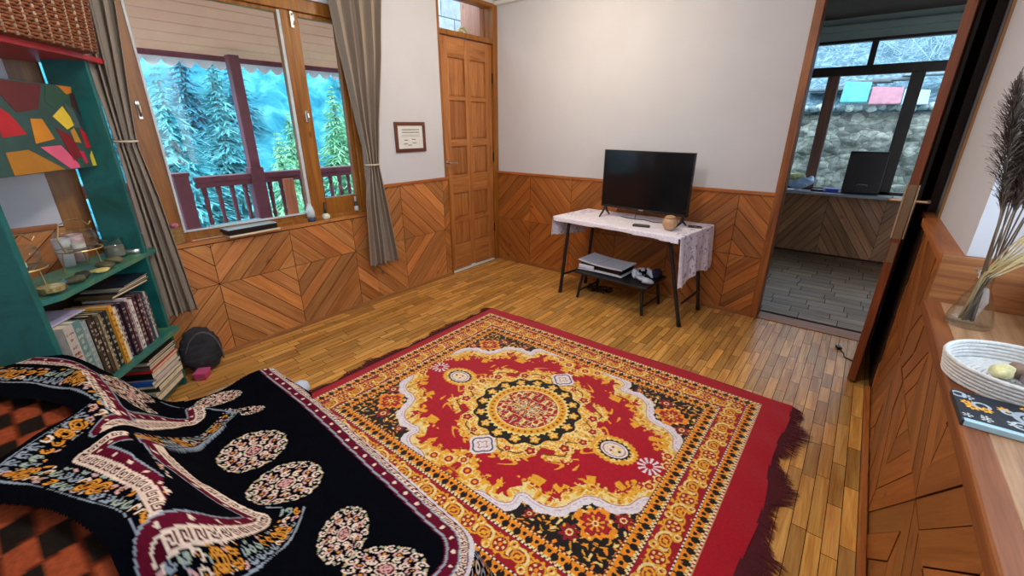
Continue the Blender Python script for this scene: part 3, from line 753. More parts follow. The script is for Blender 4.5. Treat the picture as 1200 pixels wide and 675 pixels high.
    layers([(1.53, -3.362), (1.47, -3.305), (1.348, -3.247), (1.26, -3.190), (1.245, -3.13), (1.17, -3.11)],
           [(-.022, -.018, CRM), (-.018, .004, 'greek'), (.004, .008, CRM), (.008, .028, 'maroon'), (.028, .032, GRY)], 1)
    # lower flap on the seat
    flap2 = inpoly(X, Y, [(1.63, -3.262), (1.76, -3.235), (1.80, -3.19), (1.835, -3.150), (1.915, -3.078), (1.985, -3.155), (2.04, -3.25), (2.04, -3.40), (1.98, -3.37), (1.86, -3.31), (1.72, -3.30)])
    P(flap2, BK)
    layers([(1.835, -3.150), (1.905, -3.082)], [(-.002, .003, GRY)], -1, flap2)
    layers([(1.905, -3.082), (1.978, -3.155), (2.035, -3.25), (2.04, -3.40)], [(-.003, .003, GRY), (.006, .058, 'curls')], -1, flap2)
    layers([(1.63, -3.275), (1.74, -3.25), (1.83, -3.185), (1.87, -3.160), (1.925, -3.20), (1.975, -3.27), (1.995, -3.37)],
           [(-.003, 0, CRM), (0, .020, 'greek'), (.020, .024, CRM), (.024, .044, 'maroon'), (.044, .048, GRY)], -1)
    # upper flap along the far end of the backrest
    up = inpoly(X, Y, [(.85, -3.56), (.973, -3.514), (1.068, -3.444), (1.205, -3.387), (1.314, -3.362), (1.45, -3.342), (1.37, -3.31), (1.18, -3.32), (1.05, -3.32), (.90, -3.36), (.82, -3.46)])
    layers([(.86, -3.60), (.973, -3.514), (1.068, -3.444), (1.205, -3.387), (1.314, -3.362), (1.44, -3.342)], [(-.003, .004, GRY), (.008, .085, 'curls')], 1, up)
    layers([(.84, -3.47), (.95, -3.39), (1.03, -3.352), (1.18, -3.338), (1.376, -3.336), (1.45, -3.332)], [(-.006, .010, 'greek'), (.010, .028, 'maroon'), (.028, .032, GRY)], 1)
    return out
xs = np.arange(.85, 2.392, .0032); ys = np.arange(-3.80, -2.782, .0032); X, Y = np.meshgrid(xs, ys, indexing='ij')
CP = blanket_paint(X, Y)
c1 = inpoly(X, Y, [(.7, -3.60), (.93, -3.575), (1.113, -3.507), (1.184, -3.455), (1.237, -3.433), (1.373, -3.388), (1.397, -3.400), (1.39, -3.451), (1.425, -3.50), (1.45, -3.54), (1.49, -3.60), (1.52, -3.9), (.7, -3.9)])
c2 = inpoly(X, Y, smoothline([(1.50, -3.9), (1.55, -3.63), (1.625, -3.572), (1.704, -3.522), (1.771, -3.488), (1.836, -3.465), (1.907, -3.447), (1.954, -3.440), (2.02, -3.45), (2.12, -3.50), (2.2, -3.9)], 3))
# outline: front edge slightly slanted, rounded right corner, left end
fy = -2.795 - .055 * np.clip((X - 1.15) / 1.13, 0, 1.2) ** 1.6
left = np.where(Y > -3.12, 1.075 + .03 * np.sin(Y * 14) + .035 * sstep(-2.95, -2.80, Y), 1.075 - (np.clip(-3.12 - Y, 0, 1)) * .75)
cornr = np.hypot(np.clip(X - 2.27, 0, 1), np.clip(Y + 2.955, 0, 1)) < .105
keep = ~c1 & ~c2 & (Y < fy + .001) & (X > left) & (cornr | (X < 2.27) | (Y < -2.955))
d1_, s1_, a1_ = polydist(X, Y, smoothline([(1.40, -3.335), (1.453, -3.458), (1.55, -3.556), (1.651, -3.507), (1.787, -3.447), (1.954, -3.398)], 4))
d2_, s2_, a2_ = polydist(X, Y, smoothline([(1.665, -3.315), (1.551, -3.24), (1.428, -3.159), (1.381, -3.094), (1.330, -3.025), (1.2, -3.096)], 4))
d3_, s3_, a3_ = polydist(X, Y, smoothline([(1.76, -3.235), (1.835, -3.150), (1.910, -3.080), (1.985, -3.155), (2.04, -3.25)], 4))
Zb = SH(X, Y) + .004 + .010 * vnoise(X * 7, Y * 7, 3) + .006 * vnoise(X * 17, Y * 17, 5)
Zb += .018 * np.exp(-(d1_ / .035) ** 2) + np.where(s2_ > 0, .012, 0) * (d2_ < .12) * (1 - d2_ / .12) + .006 * np.exp(-(d2_ / .012) ** 2) + .010 * np.exp(-(d3_ / .020) ** 2)
dd4, _, _ = polydist(X, Y, smoothline([(1.10, -3.34), (1.35, -3.34), (1.55, -3.345), (1.75, -3.32), (2.0, -3.36)], 4))
Zb += .022 * np.exp(-(dd4 / .05) ** 2)
edge = np.minimum(np.clip(fy - Y, 0, 1), np.clip(2.375 - X, 0, 1))
Zb -= .012 * (1 - sstep(0, .035, edge))
bl = fast_grid('blanket', X, Y, Zb, CP, attr_mat('black jacquard blanket', 1.0, .4, 700, spec=.02), keep=keep)
tag(bl, 'black blanket with cream rosettes and greek key borders spread over the sofa', 'blanket')
# hanging skirt of the blanket
path = smoothline([(.90, -3.30), (1.00, -3.19), (1.078, -3.10), (1.06, -3.0), (1.07, -2.90), (1.098, -2.82), (1.16, -2.797), (1.5, -2.801), (1.9, -2.828), (2.2, -2.848), (2.29, -2.868), (2.345, -2.905), (2.372, -2.97), (2.375, -3.2), (2.375, -3.78)], 14)
Pp = np.array(path); tan = np.gradient(Pp, axis=0); nr = np.stack([-tan[:, 1], tan[:, 0]], 1); nr /= np.linalg.norm(nr, axis=1)[:, None]
if np.dot(nr[len(nr) // 2], (0, 1)) < 0: nr = -nr
arc = np.concatenate([[0], np.cumsum(np.linalg.norm(np.diff(Pp, axis=0), axis=1))])
# resample
M_ = 900; sA = np.linspace(0, arc[-1], M_); px_ = np.interp(sA, arc, Pp[:, 0]); py_ = np.interp(sA, arc, Pp[:, 1]); nx_ = np.interp(sA, arc, nr[:, 0]); ny_ = np.interp(sA, arc, nr[:, 1])
K_ = 70; T_ = np.linspace(0, 1, K_); S2, T2 = np.meshgrid(sA, T_, indexing='ij')
zt = SH(px_, py_)[:, None] - .004
drop = .20 + .02 * np.sin(S2 * 9)
flare = .012 * T2 + .012 * T2 * np.sin(S2 * 26) + .010 * np.sin(T2 * PI / 2)
cornerflare = np.exp(-((S2 - np.interp(0, [0], [0]) - 0) ** 2)) * 0
iR = np.argmin(np.hypot(px_ - 2.32, py_ + 2.88)); iL = np.argmin(np.hypot(px_ - 1.098, py_ + 2.82))
flare = flare + (.055 * np.exp(-((S2 - sA[iR]) / .10) ** 2) + .115 * np.exp(-((S2 - sA[iL]) / .10) ** 2)) * T2
SX = px_[:, None] + nx_[:, None] * flare; SY = py_[:, None] + ny_[:, None] * flare; SZ = zt - drop * T2
cs = np.empty(S2.shape + (3,)); cs[:] = BK; zz = T2 * .2
wv = .10
gx = S2 / .034; gy = zz / .034; ix = np.floor(gx); iy = np.floor(gy); e_ = np.hypot(gx - ix - .5, gy - iy - .5); h_ = hsh(ix, iy, 4)
inb = (zz > .02) & (zz < .13)
for k, cc in enumerate((AMB, CRM, PNK, GRY)): cs[inb & (np.abs(e_ - .32) < .1) & ((h_ * 4).astype(int) == k)] = cc
cs[(zz < .012)] = CRM; cs[(np.abs(zz - .145) < .004)] = GRY
SKM = attr_mat('black jacquard blanket', 1.0, .4, 700, spec=.02)
sk = fast_grid('hanging_edge', SX, SY, SZ, cs, SKM, bl)
tag(thing('cloth_bundle', 'small rounded pale blue cloth poking out beside the blanket at the rug end', 'cloth', (.805, -2.60, .003)))
cb = bpy.data.objects['cloth_bundle']
MB().lathe([(0, 0), (.02, .0), (.035, .012), (.04, .035), (.034, .06), (.02, .075), (0, .08)], seg=20, sx=1.0, sy=1.3).build('folded_cloth', plain('pale blue cloth', 'c4d2e2', .85, bump=.3, bscale=80), cb, True)

# ------------------------------------------------------------------ curtains
def curtain(name, label, key, amp, folds, mat, ztie, tie_y, tie_x):
    """key: list of (z, y centre, half width, x centre, amplitude factor)"""
    zs = np.linspace(key[0][0], key[-1][0], 120); kz = [k[0] for k in key]
    if kz[0] > kz[-1]: f = lambda i: np.interp(-zs, [-k for k in kz], [k[i] for k in key])
    yc, hw, xc, am = f(1), f(2), f(3), f(4)
    S = np.linspace(-1, 1, 260); S2, Z2 = np.meshgrid(S, zs, indexing='ij')
    ph = folds * PI * (S2 + .06 * np.sin(S2 * 5 + 1))
    w = np.sin(ph) + .35 * np.sin(ph * 2.3 + Z2 * 1.5 + 1)
    Xc = xc[None, :] + amp * am[None, :] * w; Yc = yc[None, :] + hw[None, :] * S2 + .010 * np.cos(ph * 1.0 + 1) * am[None, :]
    t = thing(name, label, 'curtain', (tie_x, tie_y, 0))
    m = MB().grid(Xc - tie_x, Yc - tie_y, Z2)
    o = m.build('drape', mat, t, True)
    sd = o.modifiers.new('thickness', 'SOLIDIFY'); sd.thickness = .003
    return t
CUR = plain('taupe curtain cloth', '96897c', .95, var=.05, scale=5, bump=.25, bscale=260)
ct = curtain('curtain', 'taupe curtain tied back beside the framed notice, at the right end of the window',
        [(2.30, -1.50, .215, .075, 1.0), (1.8, -1.505, .155, .075, 1.0), (1.35, -1.515, .085, .075, .9), (1.10, -1.512, .050, .075, .7), (1.05, -1.512, .050, .075, .7), (.8, -1.515, .085, .075, .9), (.32, -1.505, .125, .080, 1.0)], .026, 4.6, CUR, 1.07, -1.512, .075)
o = MB().tube([(.042 * math.cos(a), .056 * math.sin(a), 1.075) for a in np.linspace(0, 2 * PI, 24, endpoint=False)], .006, 8, closed=True).build('tieback', plain('pale tie cord', 'c8bfb0', .8), ct, True)
ct2 = curtain('curtain', 'taupe curtain tied back beside the teal shelf, at the left end of the window',
        [(2.30, -2.85, .105, .10, 1.0), (1.85, -2.853, .082, .10, 1.0), (1.5, -2.868, .055, .105, .9), (1.29, -2.875, .040, .11, .6), (1.24, -2.875, .040, .11, .6), (1.0, -2.865, .052, .105, .9), (.36, -2.852, .072, .10, 1.0)], .022, 4.2, CUR, 1.27, -2.875, .10)
MB().tube([(.046 * math.cos(a) + .008, .046 * math.sin(a), 1.27) for a in np.linspace(0, 2 * PI, 24, endpoint=False)], .005, 8, closed=True).build('tieback', plain('pale tie cord', 'c8bfb0', .8), ct2, True)
rod = thing('curtain_rod', 'thin dark rod carrying both curtains above the window', 'rod', (.08, -2.2, 2.3))
MB().tube([(0, -.95, .005), (0, .95, .005)], .010).build('bar', BLACKM, rod)
for y in (-.93, .93): MB().tube([(-.08, y, .005), (0, y, .005)], .007).build('bracket', BLACKM, rod)

# ------------------------------------------------------------------ corner shelf
fp = np.array([.1907, -2.934]); sa_ = math.radians(50)
shelf = thing('bookshelf', 'teal painted open corner shelf with a red top board', 'shelf', (fp[0], fp[1], 0), sa_ + PI / 2)
# local frame: +x = towards the right end, -y = towards the room   (rotated by sa_+90deg: x axis = (-sin,cos))
def SL(s, n, z):   # world point from shelf coordinates
    return (fp[0] - math.sin(sa_) * s + math.cos(sa_) * n, fp[1] + math.cos(sa_) * s + math.sin(sa_) * n, z)
def teal(name, c1, c2, c3='5a6a50'):
    t = NT(name); tc = t.add('ShaderNodeTexCoord')
    f = t.noise(tc.outputs['Object'], 5, 5, .6, 1.0)
    t.link(t.ramp(f, [(.3, rgba(c1)), (.55, rgba(c2)), (.8, rgba(c1))]), t.b.inputs['Base Color']); t.set(Roughness=.4)
    t.bump(t.noise(tc.outputs['Object'], 40, 3), .1, .003); return t.m
TEAL = teal('teal paint', '114a44', '1a6664'); TEALL = teal('worn green teal paint', '5c8a5c', '1f6c6a'); REDP = teal('red paint', 'a8242c', 'c4363a')
def sb(name, s0, s1, n0, n1, z0, z1, mat, parent=shelf, bev=.003):
    return box(name, (s0, -n1, z0), (s1, -n0, z1), mat, parent, bev)
sb('side_panel', -.022, .0, -.16, .0, 0, 1.60, TEAL); sb('side_panel', -.680, -.655, -.25, .0, 0, 1.60, TEAL)
def prism(mb, pts, z0, z1):
    n = len(pts); vs = [(p[0], -p[1], z0) for p in pts] + [(p[0], -p[1], z1) for p in pts]
    mb.raw(vs, [tuple(range(n)), tuple(range(n, 2 * n))[::-1]] + [(i, (i + 1) % n, n + (i + 1) % n, n + i)[::-1] for i in range(n)]); return mb
prism(MB(), [(-.655, -.24), (-.655, .0), (-.60, .028), (.07, .002), (.085, -.03), (.06, -.20)], .735, .755).build('shelf_board', TEALL, shelf)
prism(MB(), [(-.655, -.24), (-.655, .0), (-.60, .028), (-.01, .045), (.0, -.0), (-.02, -.20)], .325, .350).build('shelf_board', TEALL, shelf)
prism(MB(), [(-.655, -.24), (-.655, .0), (-.60, -.005), (-.03, -.005), (-.023, -.20)], .03, .05).build('shelf_board', TEAL, shelf)
prism(MB(), [(-.80, -.28), (-.80, .06), (-.14, .035), (.12, .0), (.16, -.05), (.16, -.20), (.0, -.30)], 1.598, 1.618).build('top_board', REDP, shelf)
box('shade_panel', (-.655, .225, .05), (-.022, .232, .735), plain('shelf shade brown', '2c1a10', .7), shelf)  # added panel; its dark colour stands for the shade behind the lower boards
# painted geometric panel
PAN_S0, PAN_S1, PAN_Z0, PAN_Z1 = -.650, -.022, 1.168, 1.497
pn = thing('painted_panel', 'dark teal panel painted with coloured angular shapes hung high in the shelf', 'painting', SL(0, -.08, 0), sa_ + PI / 2)
box('board', (PAN_S0, -.002, PAN_Z0), (PAN_S1, .010, PAN_Z1), plain('dark teal panel paint', '2c4c48', .5, var=.25, scale=9), pn)
# shapes given as s,z on the panel
shp = [(('5c1c20'), [(-.425, 1.492), (-.19, 1.492), (-.245, 1.40), (-.35, 1.385)]), (('2c5040'), [(-.17, 1.49), (-.10, 1.492), (-.06, 1.455), (-.16, 1.40), (-.20, 1.43)]),
       (('c87a28'), [(-.11, 1.495), (-.03, 1.494), (-.035, 1.47), (-.075, 1.462)]), (('b01824'), [(-.44, 1.42), (-.38, 1.375), (-.34, 1.31), (-.45, 1.30)]),
       (('e4c83c'), [(-.185, 1.375), (-.115, 1.415), (-.075, 1.345), (-.13, 1.325)]), (('c8801c'), [(-.30, 1.365), (-.245, 1.365), (-.215, 1.29), (-.315, 1.275)]),
       (('7c1824'), [(-.19, 1.335), (-.125, 1.30), (-.09, 1.22), (-.155, 1.20), (-.175, 1.28)]), (('d85c80'), [(-.30, 1.262), (-.195, 1.265), (-.12, 1.172), (-.185, 1.170)]),
       (('a8701c'), [(-.46, 1.25), (-.36, 1.255), (-.215, 1.172), (-.46, 1.170)]), (('3c1c1c'), [(-.045, 1.475), (-.005 - .02, 1.47), (-.024, 1.375), (-.06, 1.42)]),
       (('b0202c'), [(-.060, 1.33), (-.030, 1.31), (-.026, 1.25), (-.055, 1.245)]), (('d8c838'), [(-.048, 1.215), (-.030, 1.235), (-.026, 1.172), (-.050, 1.172)]),
       (('c4284c'), [(-.105, 1.24), (-.08, 1.235), (-.075, 1.19), (-.09, 1.182)]), (('b8882c'), [(-.115, 1.32), (-.09, 1.33), (-.075, 1.27), (-.11, 1.275)]),
       (('4a5c5c'), [(-.10, 1.43), (-.06, 1.40), (-.045, 1.33), (-.085, 1.335)]), (('1c4048'), [(-.055, 1.385), (-.03, 1.37), (-.03, 1.335), (-.05, 1.335)]), (('984020'), [(-.62, 1.45), (-.50, 1.47), (-.47, 1.36), (-.60, 1.33)]), (('2c5a48'), [(-.145, 1.27), (-.125, 1.20), (-.10, 1.172), (-.13, 1.172)])]
for k, (c, pts) in enumerate(shp):
    prism(MB(), [(p[0], 0) for p in pts], 0, 0) if False else None
    vs = [(p[0], -.0035, p[1]) for p in pts]; bk = [(p[0], -.0015, p[1]) for p in pts]; n = len(pts)
    MB().raw(vs + bk, [tuple(range(n)), tuple(range(n, 2 * n))[::-1]] + [(i, (i + 1) % n, n + (i + 1) % n, n + i) for i in range(n)]).build('painted_shape', plain('panel paint ' + c, c, .5, var=.1), pn)

# wicker basket on the top board
wk = thing('wicker_basket', 'brown woven wicker basket on the red top board of the shelf', 'basket', SL(-.32, -.06, 1.619), sa_ + PI / 2)
WICK = plain('brown wicker', '7a4426', .6, var=.35, scale=60); WICK2 = plain('pale wicker rim', 'a89074', .6, var=.3, scale=60)
m = MB(); hw_, hd_ = .27, .15
def rrect(t, hx, hy, r=.05):
    p = []; 
    for cx, cy, a0 in ((hx - r, hy - r, 0), (-hx + r, hy - r, PI / 2), (-hx + r, -hy + r, PI), (hx - r, -hy + r, 1.5 * PI)):
        for k in range(9): p.append((cx + r * math.cos(a0 + k * PI / 16), cy + r * math.sin(a0 + k * PI / 16)))
    return p
def along_loop(P, n):
    Q = P + [P[0]]; L = [0]
    for i in range(len(Q) - 1): L.append(L[-1] + math.hypot(Q[i + 1][0] - Q[i][0], Q[i + 1][1] - Q[i][1]))
    out = []
    for k in range(n):
        s = L[-1] * k / n; i = max(j for j in range(len(L) - 1) if L[j] <= s); t = (s - L[i]) / (L[i + 1] - L[i]); out.append((Q[i][0] + (Q[i + 1][0] - Q[i][0]) * t, Q[i][1] + (Q[i + 1][1] - Q[i][1]) * t, i))
    return out
LP = along_loop(rrect(0, hw_, hd_), 160)
for r in range(26):
    z = .006 + r * .011; sc = 1 + .10 * z / .3
    pts = []
    for k, (x, y, _) in enumerate(LP):
        w = .005 * math.sin(k * PI / 2 + (PI if r % 2 else 0) + .4) ; L = math.hypot(x, y); pts.append((x * sc + w * x / L, y * sc + w * y / L, z))
    m.tube(pts, .0055, 5, closed=True)
m.build('weave', WICK, wk, True)
m = MB()
for k in range(0, 160, 5):
    x, y, _ = LP[k]; m.tube([(x * (1 + .10 * z / .3), y * (1 + .10 * z / .3), z) for z in (0, .1, .2, .30)], .006, 5)
m.build('stake', WICK2, wk, True)
prism(MB(), [(p[0] * .97, p[1] * .97) for p in rrect(0, hw_, hd_)], 0, .008).build('basket_floor', WICK, wk)

# row of books on the lower board
cols_ = ['b8b0a8', '5c8488', '8a9a9c', '3a3028', '2a2420', '4a4038', '8a7c60', '202624', '262e2c', 'd89a34', 'e0d8b8', 'c8c0b0', '3c2438', '2c1c30', '5c3448', 'c4b8bc', 'd8d4d0', '482434', '38202c', '6c4858', '2c4858', 'b8b4b0', '3c3c40']
wid = [.048, .040, .028, .018, .024, .016, .016, .026, .022, .022, .014, .014, .022, .026, .016, .022, .024, .024, .020, .022, .016, .018, .014]
hts = [.285, .285, .27, .27, .275, .26, .262, .262, .26, .272, .255, .255, .262, .258, .25, .262, .245, .25, .252, .246, .25, .245, .24]
deps = [.16, .17, .17, .17, .17, .16, .16, .17, .17, .17, .16, .16, .17, .16, .16, .16, .16, .15, .16, .15, .15, .15, .15]
bl_ = ['thick white book with reddish writing on its spine, leftmost of the shelf row', 'grey teal thick book in a clear wrapper, second from the left in the row', 'pale grey blue book in the row beside the thick teal one', 'dark brown narrow book fourth from the left in the shelf row', 'near black book fifth from the left in the shelf row', 'dark brown book sixth from the left in the shelf row', 'tan brown spined book among the dark left-hand books of the row', 'black green wide book just right of the tan one in the row', 'dark green black book just left of the yellow spine', 'yellow orange spined book in the middle of the shelf row', 'cream spined narrow book right beside the yellow one', 'greyish cream narrow book second right of the yellow spine', 'dark plum book third right of the yellow spine', 'black violet wide book fourth right of the yellow spine', 'mauve spined book left of the two white ones in the row', 'pinkish white book right of the mauve spine in the row', 'bright white wide spined book in the right half of the row', 'dark wine book right beside the bright white spine', 'very dark wine book second right of the bright white spine', 'dusty purple book fourth from the right end of the row', 'dark blue narrow book third from the right end of the row', 'pale grey narrow book second from the right end of the row', 'charcoal book at the right end of the shelf row']
PAGES = plain('book pages', 'd8ccb0', .9, var=.1, scale=40)
s = -.645; rb = random.Random(8)
for k in range(23):
    w = wid[k]; h = hts[k]; d = deps[k]
    nf = .022 - rb.uniform(0, .012)
    t = thing('book', bl_[k], 'book', SL(s + w / 2, nf, .351), sa_ + PI / 2, 'books standing in a row on the lower board')
    cm = plain('book cover ' + cols_[k], cols_[k], .5, var=.18, scale=30)
    g = w / 2 - .0008
    MB().box((-g, 0, 0), (-g + .002, d, h)).box((g - .002, 0, 0), (g, d, h)).box((-g, 0, 0), (g, .003, h)).build('cover', cm, t)
    box('pages', (-g + .002, .003, .003), (g - .002, d - .004, h - .004), PAGES, t, 0)
    dk = k in (0, 9, 10, 11, 15, 16, 21); pc = lin('7c2c34') if k == 0 else lin('4c4440') if dk else lin('b8b0a0')
    gx_, gz_ = np.meshgrid(np.linspace(-g, g, 15), np.linspace(.001, h - .001, 120), indexing='ij'); cc = np.empty(gx_.shape + (3,)); cc[:] = lin(cols_[k])
    zr = h * .9
    for q in range(9 if w > .02 else 6):
        ww = g * rb.uniform(.35, .85); hh_ = rb.uniform(.006, .016); cc[(np.abs(gx_) < ww) & (gz_ < zr) & (gz_ > zr - hh_) & (hsh(np.floor(gx_ * 700), np.floor(gz_ * 400), k) > .35)] = pc; zr -= hh_ + rb.uniform(.006, .022)
    fast_grid('spine', gx_, np.full(gx_.shape, -.0006), gz_, cc, attr_mat('printed spines', .5, .05, 100, spec=.3), t)
    s += w + .0006
ends = s
# papers and magazines lying over the row
def slab(name, label, cat, s0, s1, n0, n1, z, th, col, rot=0, group=None, pages=True, tilt=0):
    c = SL((s0 + s1) / 2, (n0 + n1) / 2, z)
    t = thing(name, label, cat, c, sa_ + PI / 2 + rot, group); a = (s1 - s0) / 2; b_ = (n1 - n0) / 2
    if tilt: t.rotation_euler[1] = tilt
    cm = plain('book cover ' + col, col, .45, var=.15, scale=25)
    MB().box((-a, -b_, 0), (a, b_, .0015)).box((-a, -b_, th - .0015), (a, b_, th)).box((-a, -b_, 0), (-a + .002, b_, th)).build('cover', cm, t)
    if pages and th > .004: box('pages', (-a + .002, -b_ + .002, .0015), (a - .003, b_ - .002, th - .0015), PAGES, t, 0)
    return t
slab('envelope', 'open lavender envelope with papers lying on top of the leftmost books', 'paper', -.645, -.47, -.19, -.02, .64, .006, 'b8b0d8')
slab('folder', 'grey folder lying beneath the lavender envelope on the books', 'folder', -.652, -.44, -.22, -.03, .632, .007, '8c8890')
zt_ = .622
for k, (s0, s1, th, c, lb) in enumerate([(-.30, -.05, .010, '5c4c30', 'brown magazine lying lowest on top of the book row'), (-.27, -.03, .006, '2c2a30', 'black magazine lying on the brown one over the book row'), (-.26, -.04, .008, '9a9488', 'grey magazine lying second from the top over the book row'), (-.23, -.02, .006, '1c2638', 'dark blue magazine lying topmost over the book row')]):
    slab('magazine', lb, 'magazine', s0, s1, -.16, -.01, zt_, th, c, 0.03 * (k - 1.5), 'magazines lying over the book row'); zt_ += th + .001
# stack on the bottom board
st = [('3a3834', .034, 'charcoal thick book lowest in the bottom stack'), ('b0aca0', .018, 'grey white book second from the bottom of the stack'), ('2a2824', .030, 'blackish book with pale cover picture, third from the bottom of the stack'), ('d8c8b0', .012, 'cream thin book in the lower half of the stack'), ('2456a8', .020, 'bright blue book in the middle of the stack'), ('c4b4b8', .010, 'pale pink thin book above the blue one'), ('16161a', .034, 'thick black book below the red one in the stack'), ('c02820', .014, 'bright red orange book in the upper stack'), ('6c6864', .016, 'grey book lying on the red one'), ('4c4844', .012, 'dark grey thin book near the top of the stack'), ('c8bca4', .012, 'beige book second from the top of the stack'), ('3c3430', .010, 'dark brown thin book topmost of the bottom stack')]
z = .0515; rb = random.Random(4)
for k, (c, th, lb) in enumerate(st):
    w = rb.uniform(-.012, .012)
    slab('book', lb, 'book', -.262 + w, -.024, -.15, .012 + rb.uniform(-.008, .006), z, th, c, rb.uniform(-.02, .0), 'books piled on the bottom board'); z += th + .0006

# things on the middle board
G2 = glass('clear glass jar', (.95, .97, .97, 1), .6)
GL = NT('thick clear glass'); GL.set(Roughness=.03, IOR=1.3); GL.b.inputs['Transmission Weight'].default_value = 1.0; GLM = GL.m
WIRE = plain('thin brass wire', 'c0a878', .35, .9)
def wire_holder(s, n, lab, r=.06):
    t = thing('candle_holder', lab, 'candle holder', SL(s, n, .756), sa_ + PI / 2, 'wire candle holders on the middle board')
    t.scale = (1.25, 1.25, 1.25)
    for a in (0.4, 2.5, 4.6): MB().tube([(r * .95 * math.cos(a), r * .95 * math.sin(a), 0), (r * .8 * math.cos(a + .1), r * .8 * math.sin(a + .1), .07)], .0022, 6).build('leg', WIRE, t)
    MB().tube([(r * math.cos(a), r * math.sin(a), .072) for a in np.linspace(0, 2 * PI, 28, endpoint=False)], .0022, 6, closed=True).tube([(r * .5 * math.cos(a), r * .5 * math.sin(a), .068) for a in np.linspace(0, 2 * PI, 28, endpoint=False)], .0018, 6, closed=True).build('ring', WIRE, t)
    MB().tube([(-r, 0, .072), (-r - .015, 0, .12), (-r + .01, 0, .165), (0, 0, .172), (r - .01, 0, .165), (r + .015, 0, .14), (r + .03, 0, .15)], .0022, 6).build('handle', WIRE, t)
    MB().lathe([(.0, .070), (.035, .070), (.052, .085), (.056, .11), (.050, .135), (.047, .135), (.052, .11), (.048, .088), (.03, .075), (0, .075)], seg=28).build('glass_cup', G2, t, True)
    MB().lathe([(0, .076), (.019, .076), (.019, .09), (.0, .09)], seg=16).build('candle', plain('white wax', 'e4e0d8', .5), t)
wire_holder(-.55, -.11, 'wire candle holder with glass cup at the left end of the middle board')
wire_holder(-.26, -.10, 'wire candle holder with glass cup right of centre on the middle board')
def jar(s, n, lab):
    t = thing('glass_jar', lab, 'jar', SL(s, n, .756), sa_ + PI / 2)
    MB().lathe([(0, 0), (.040, 0), (.043, .006), (.040, .09), (.037, .09), (.039, .008), (0, .006)], seg=28).build('body', G2, t, True)
    MB().lathe([(0, .007), (.036, .007), (.036, .05), (0, .05)], seg=20).build('wax', plain('grey brown wax', '8a847a', .5), t)
jar(-.07, -.09, 'straight glass jar at the right end of the middle board')
t = thing('tin_lid', 'round silver tin lid lying at the right end of the middle board', 'lid', SL(.005, -.055, .756))
MB().lathe([(0, 0), (.045, 0), (.047, .003), (.047, .020), (.044, .022), (0, .022)], seg=36).build('disc', STEEL, t, True)
t = thing('glass_bowl', 'squat pressed glass bowl with pebbles at the front left of the middle board', 'bowl', SL(-.575, -.015, .756))
MB().lathe([(0, 0), (.036, 0), (.046, .012), (.048, .03), (.042, .046), (.038, .046), (.043, .03), (.04, .014), (.0, .006)], seg=14).build('bowl_wall', G2, t)
MB().lathe([(0, .007), (.036, .01), (.039, .028), (0, .034)], seg=12).build('pebble_fill', plain('ochre pebbles', 'b09a62', .8, var=.5, scale=90), t)
def stone(name, lab, loc, r, col, sd, grp=None, cat='stone'):
    bm = bmesh.new(); bmesh.ops.create_icosphere(bm, subdivisions=3, radius=1)
    rn_ = random.Random(sd); ax = [rn_.uniform(-1, 1) for _ in range(9)]
    for v in bm.verts:
        p = v.co; k = 1 + .12 * math.sin(3 * p.x + ax[0] * 5) * math.cos(3 * p.y + ax[1] * 5) + .07 * math.sin(6 * p.y + ax[2] * 5 + 3 * p.z)
        v.co = Vector((p.x * r[0] * k, p.y * r[1] * k, p.z * r[2] * k))
    zmin = min(v.co.z for v in bm.verts)
    for v in bm.verts: v.co.z -= zmin
    me = bpy.data.meshes.new(name); bm.to_mesh(me); bm.free(); me.materials.append(plain('stone ' + col, col, .7, var=.3, scale=40, bump=.3))
    for p in me.polygons: p.use_smooth = True
    o = bpy.data.objects.new(name, me); COL.objects.link(o); o.location = loc; o.rotation_euler = (0, 0, rn_.uniform(0, 3)); tag(o, lab, cat, grp); return o
for k, (s, n, c, lab) in enumerate([(-.47, -.01, '4a4a38', 'dark olive rounded stone next to the glass bowl on the shelf'), (-.40, -.025, '2c2a20', 'blackish stone in the middle of the shelf front'), (-.33, -.005, 'b8ac68', 'pale yellow flat stone on the front of the middle board'), (-.27, -.02, '5a543c', 'mottled brown stone right of the pale yellow one'), (-.19, -.03, '6c6648', 'grey olive flat stone nearest the tin lid')]):
    stone('pebble', lab, SL(s, n, .7555), (.036, .024, .010 if k == 2 else .015), c, k, 'stones along the middle board')
for k, (s, n, lab) in enumerate([(-.20, -.20, 'small white votive cup left of the pair at the back of the middle board'), (-.12, -.20, 'small pinkish votive cup right of the pair at the back of the middle board')]):
    t = thing('votive_cup', lab, 'cup', SL(s, n, .756), 0, 'votive cups at the back of the middle board')
    MB().lathe([(0, 0), (.022, 0), (.03, .09), (.03, .125), (.027, .125), (.026, .09), (0, .01)], seg=20).build('cup_wall', plain('milky cup %d' % k, 'd8d4dc' if k == 0 else 'd0a8a8', .5), t, True)
t = thing('black_bag', 'black ribbed cloth bag slumped on the floor between shelf and curtain', 'bag', (.105, -2.815, 0))
bm_ = MB(); us = np.linspace(0, 1, 40); vs_ = np.linspace(0, 2 * PI, 40)
U, V = np.meshgrid(us, vs_, indexing='ij')
R_ = np.sin(np.clip(U, 0, 1) * PI) ** .45
bm_.grid(.055 * R_ * np.cos(V) * (1.1 - .45 * U) + .03 - .05 * U, .105 * R_ * np.sin(V) * (1.05 - .15 * U), .265 * U * 1.0 + .0 + .010 * np.sin(U * 44) * R_)
bm_.build('sack', plain('black ribbed cloth', '24242c', .85, var=.5, scale=25, bump=.6, bscale=60), t, True)
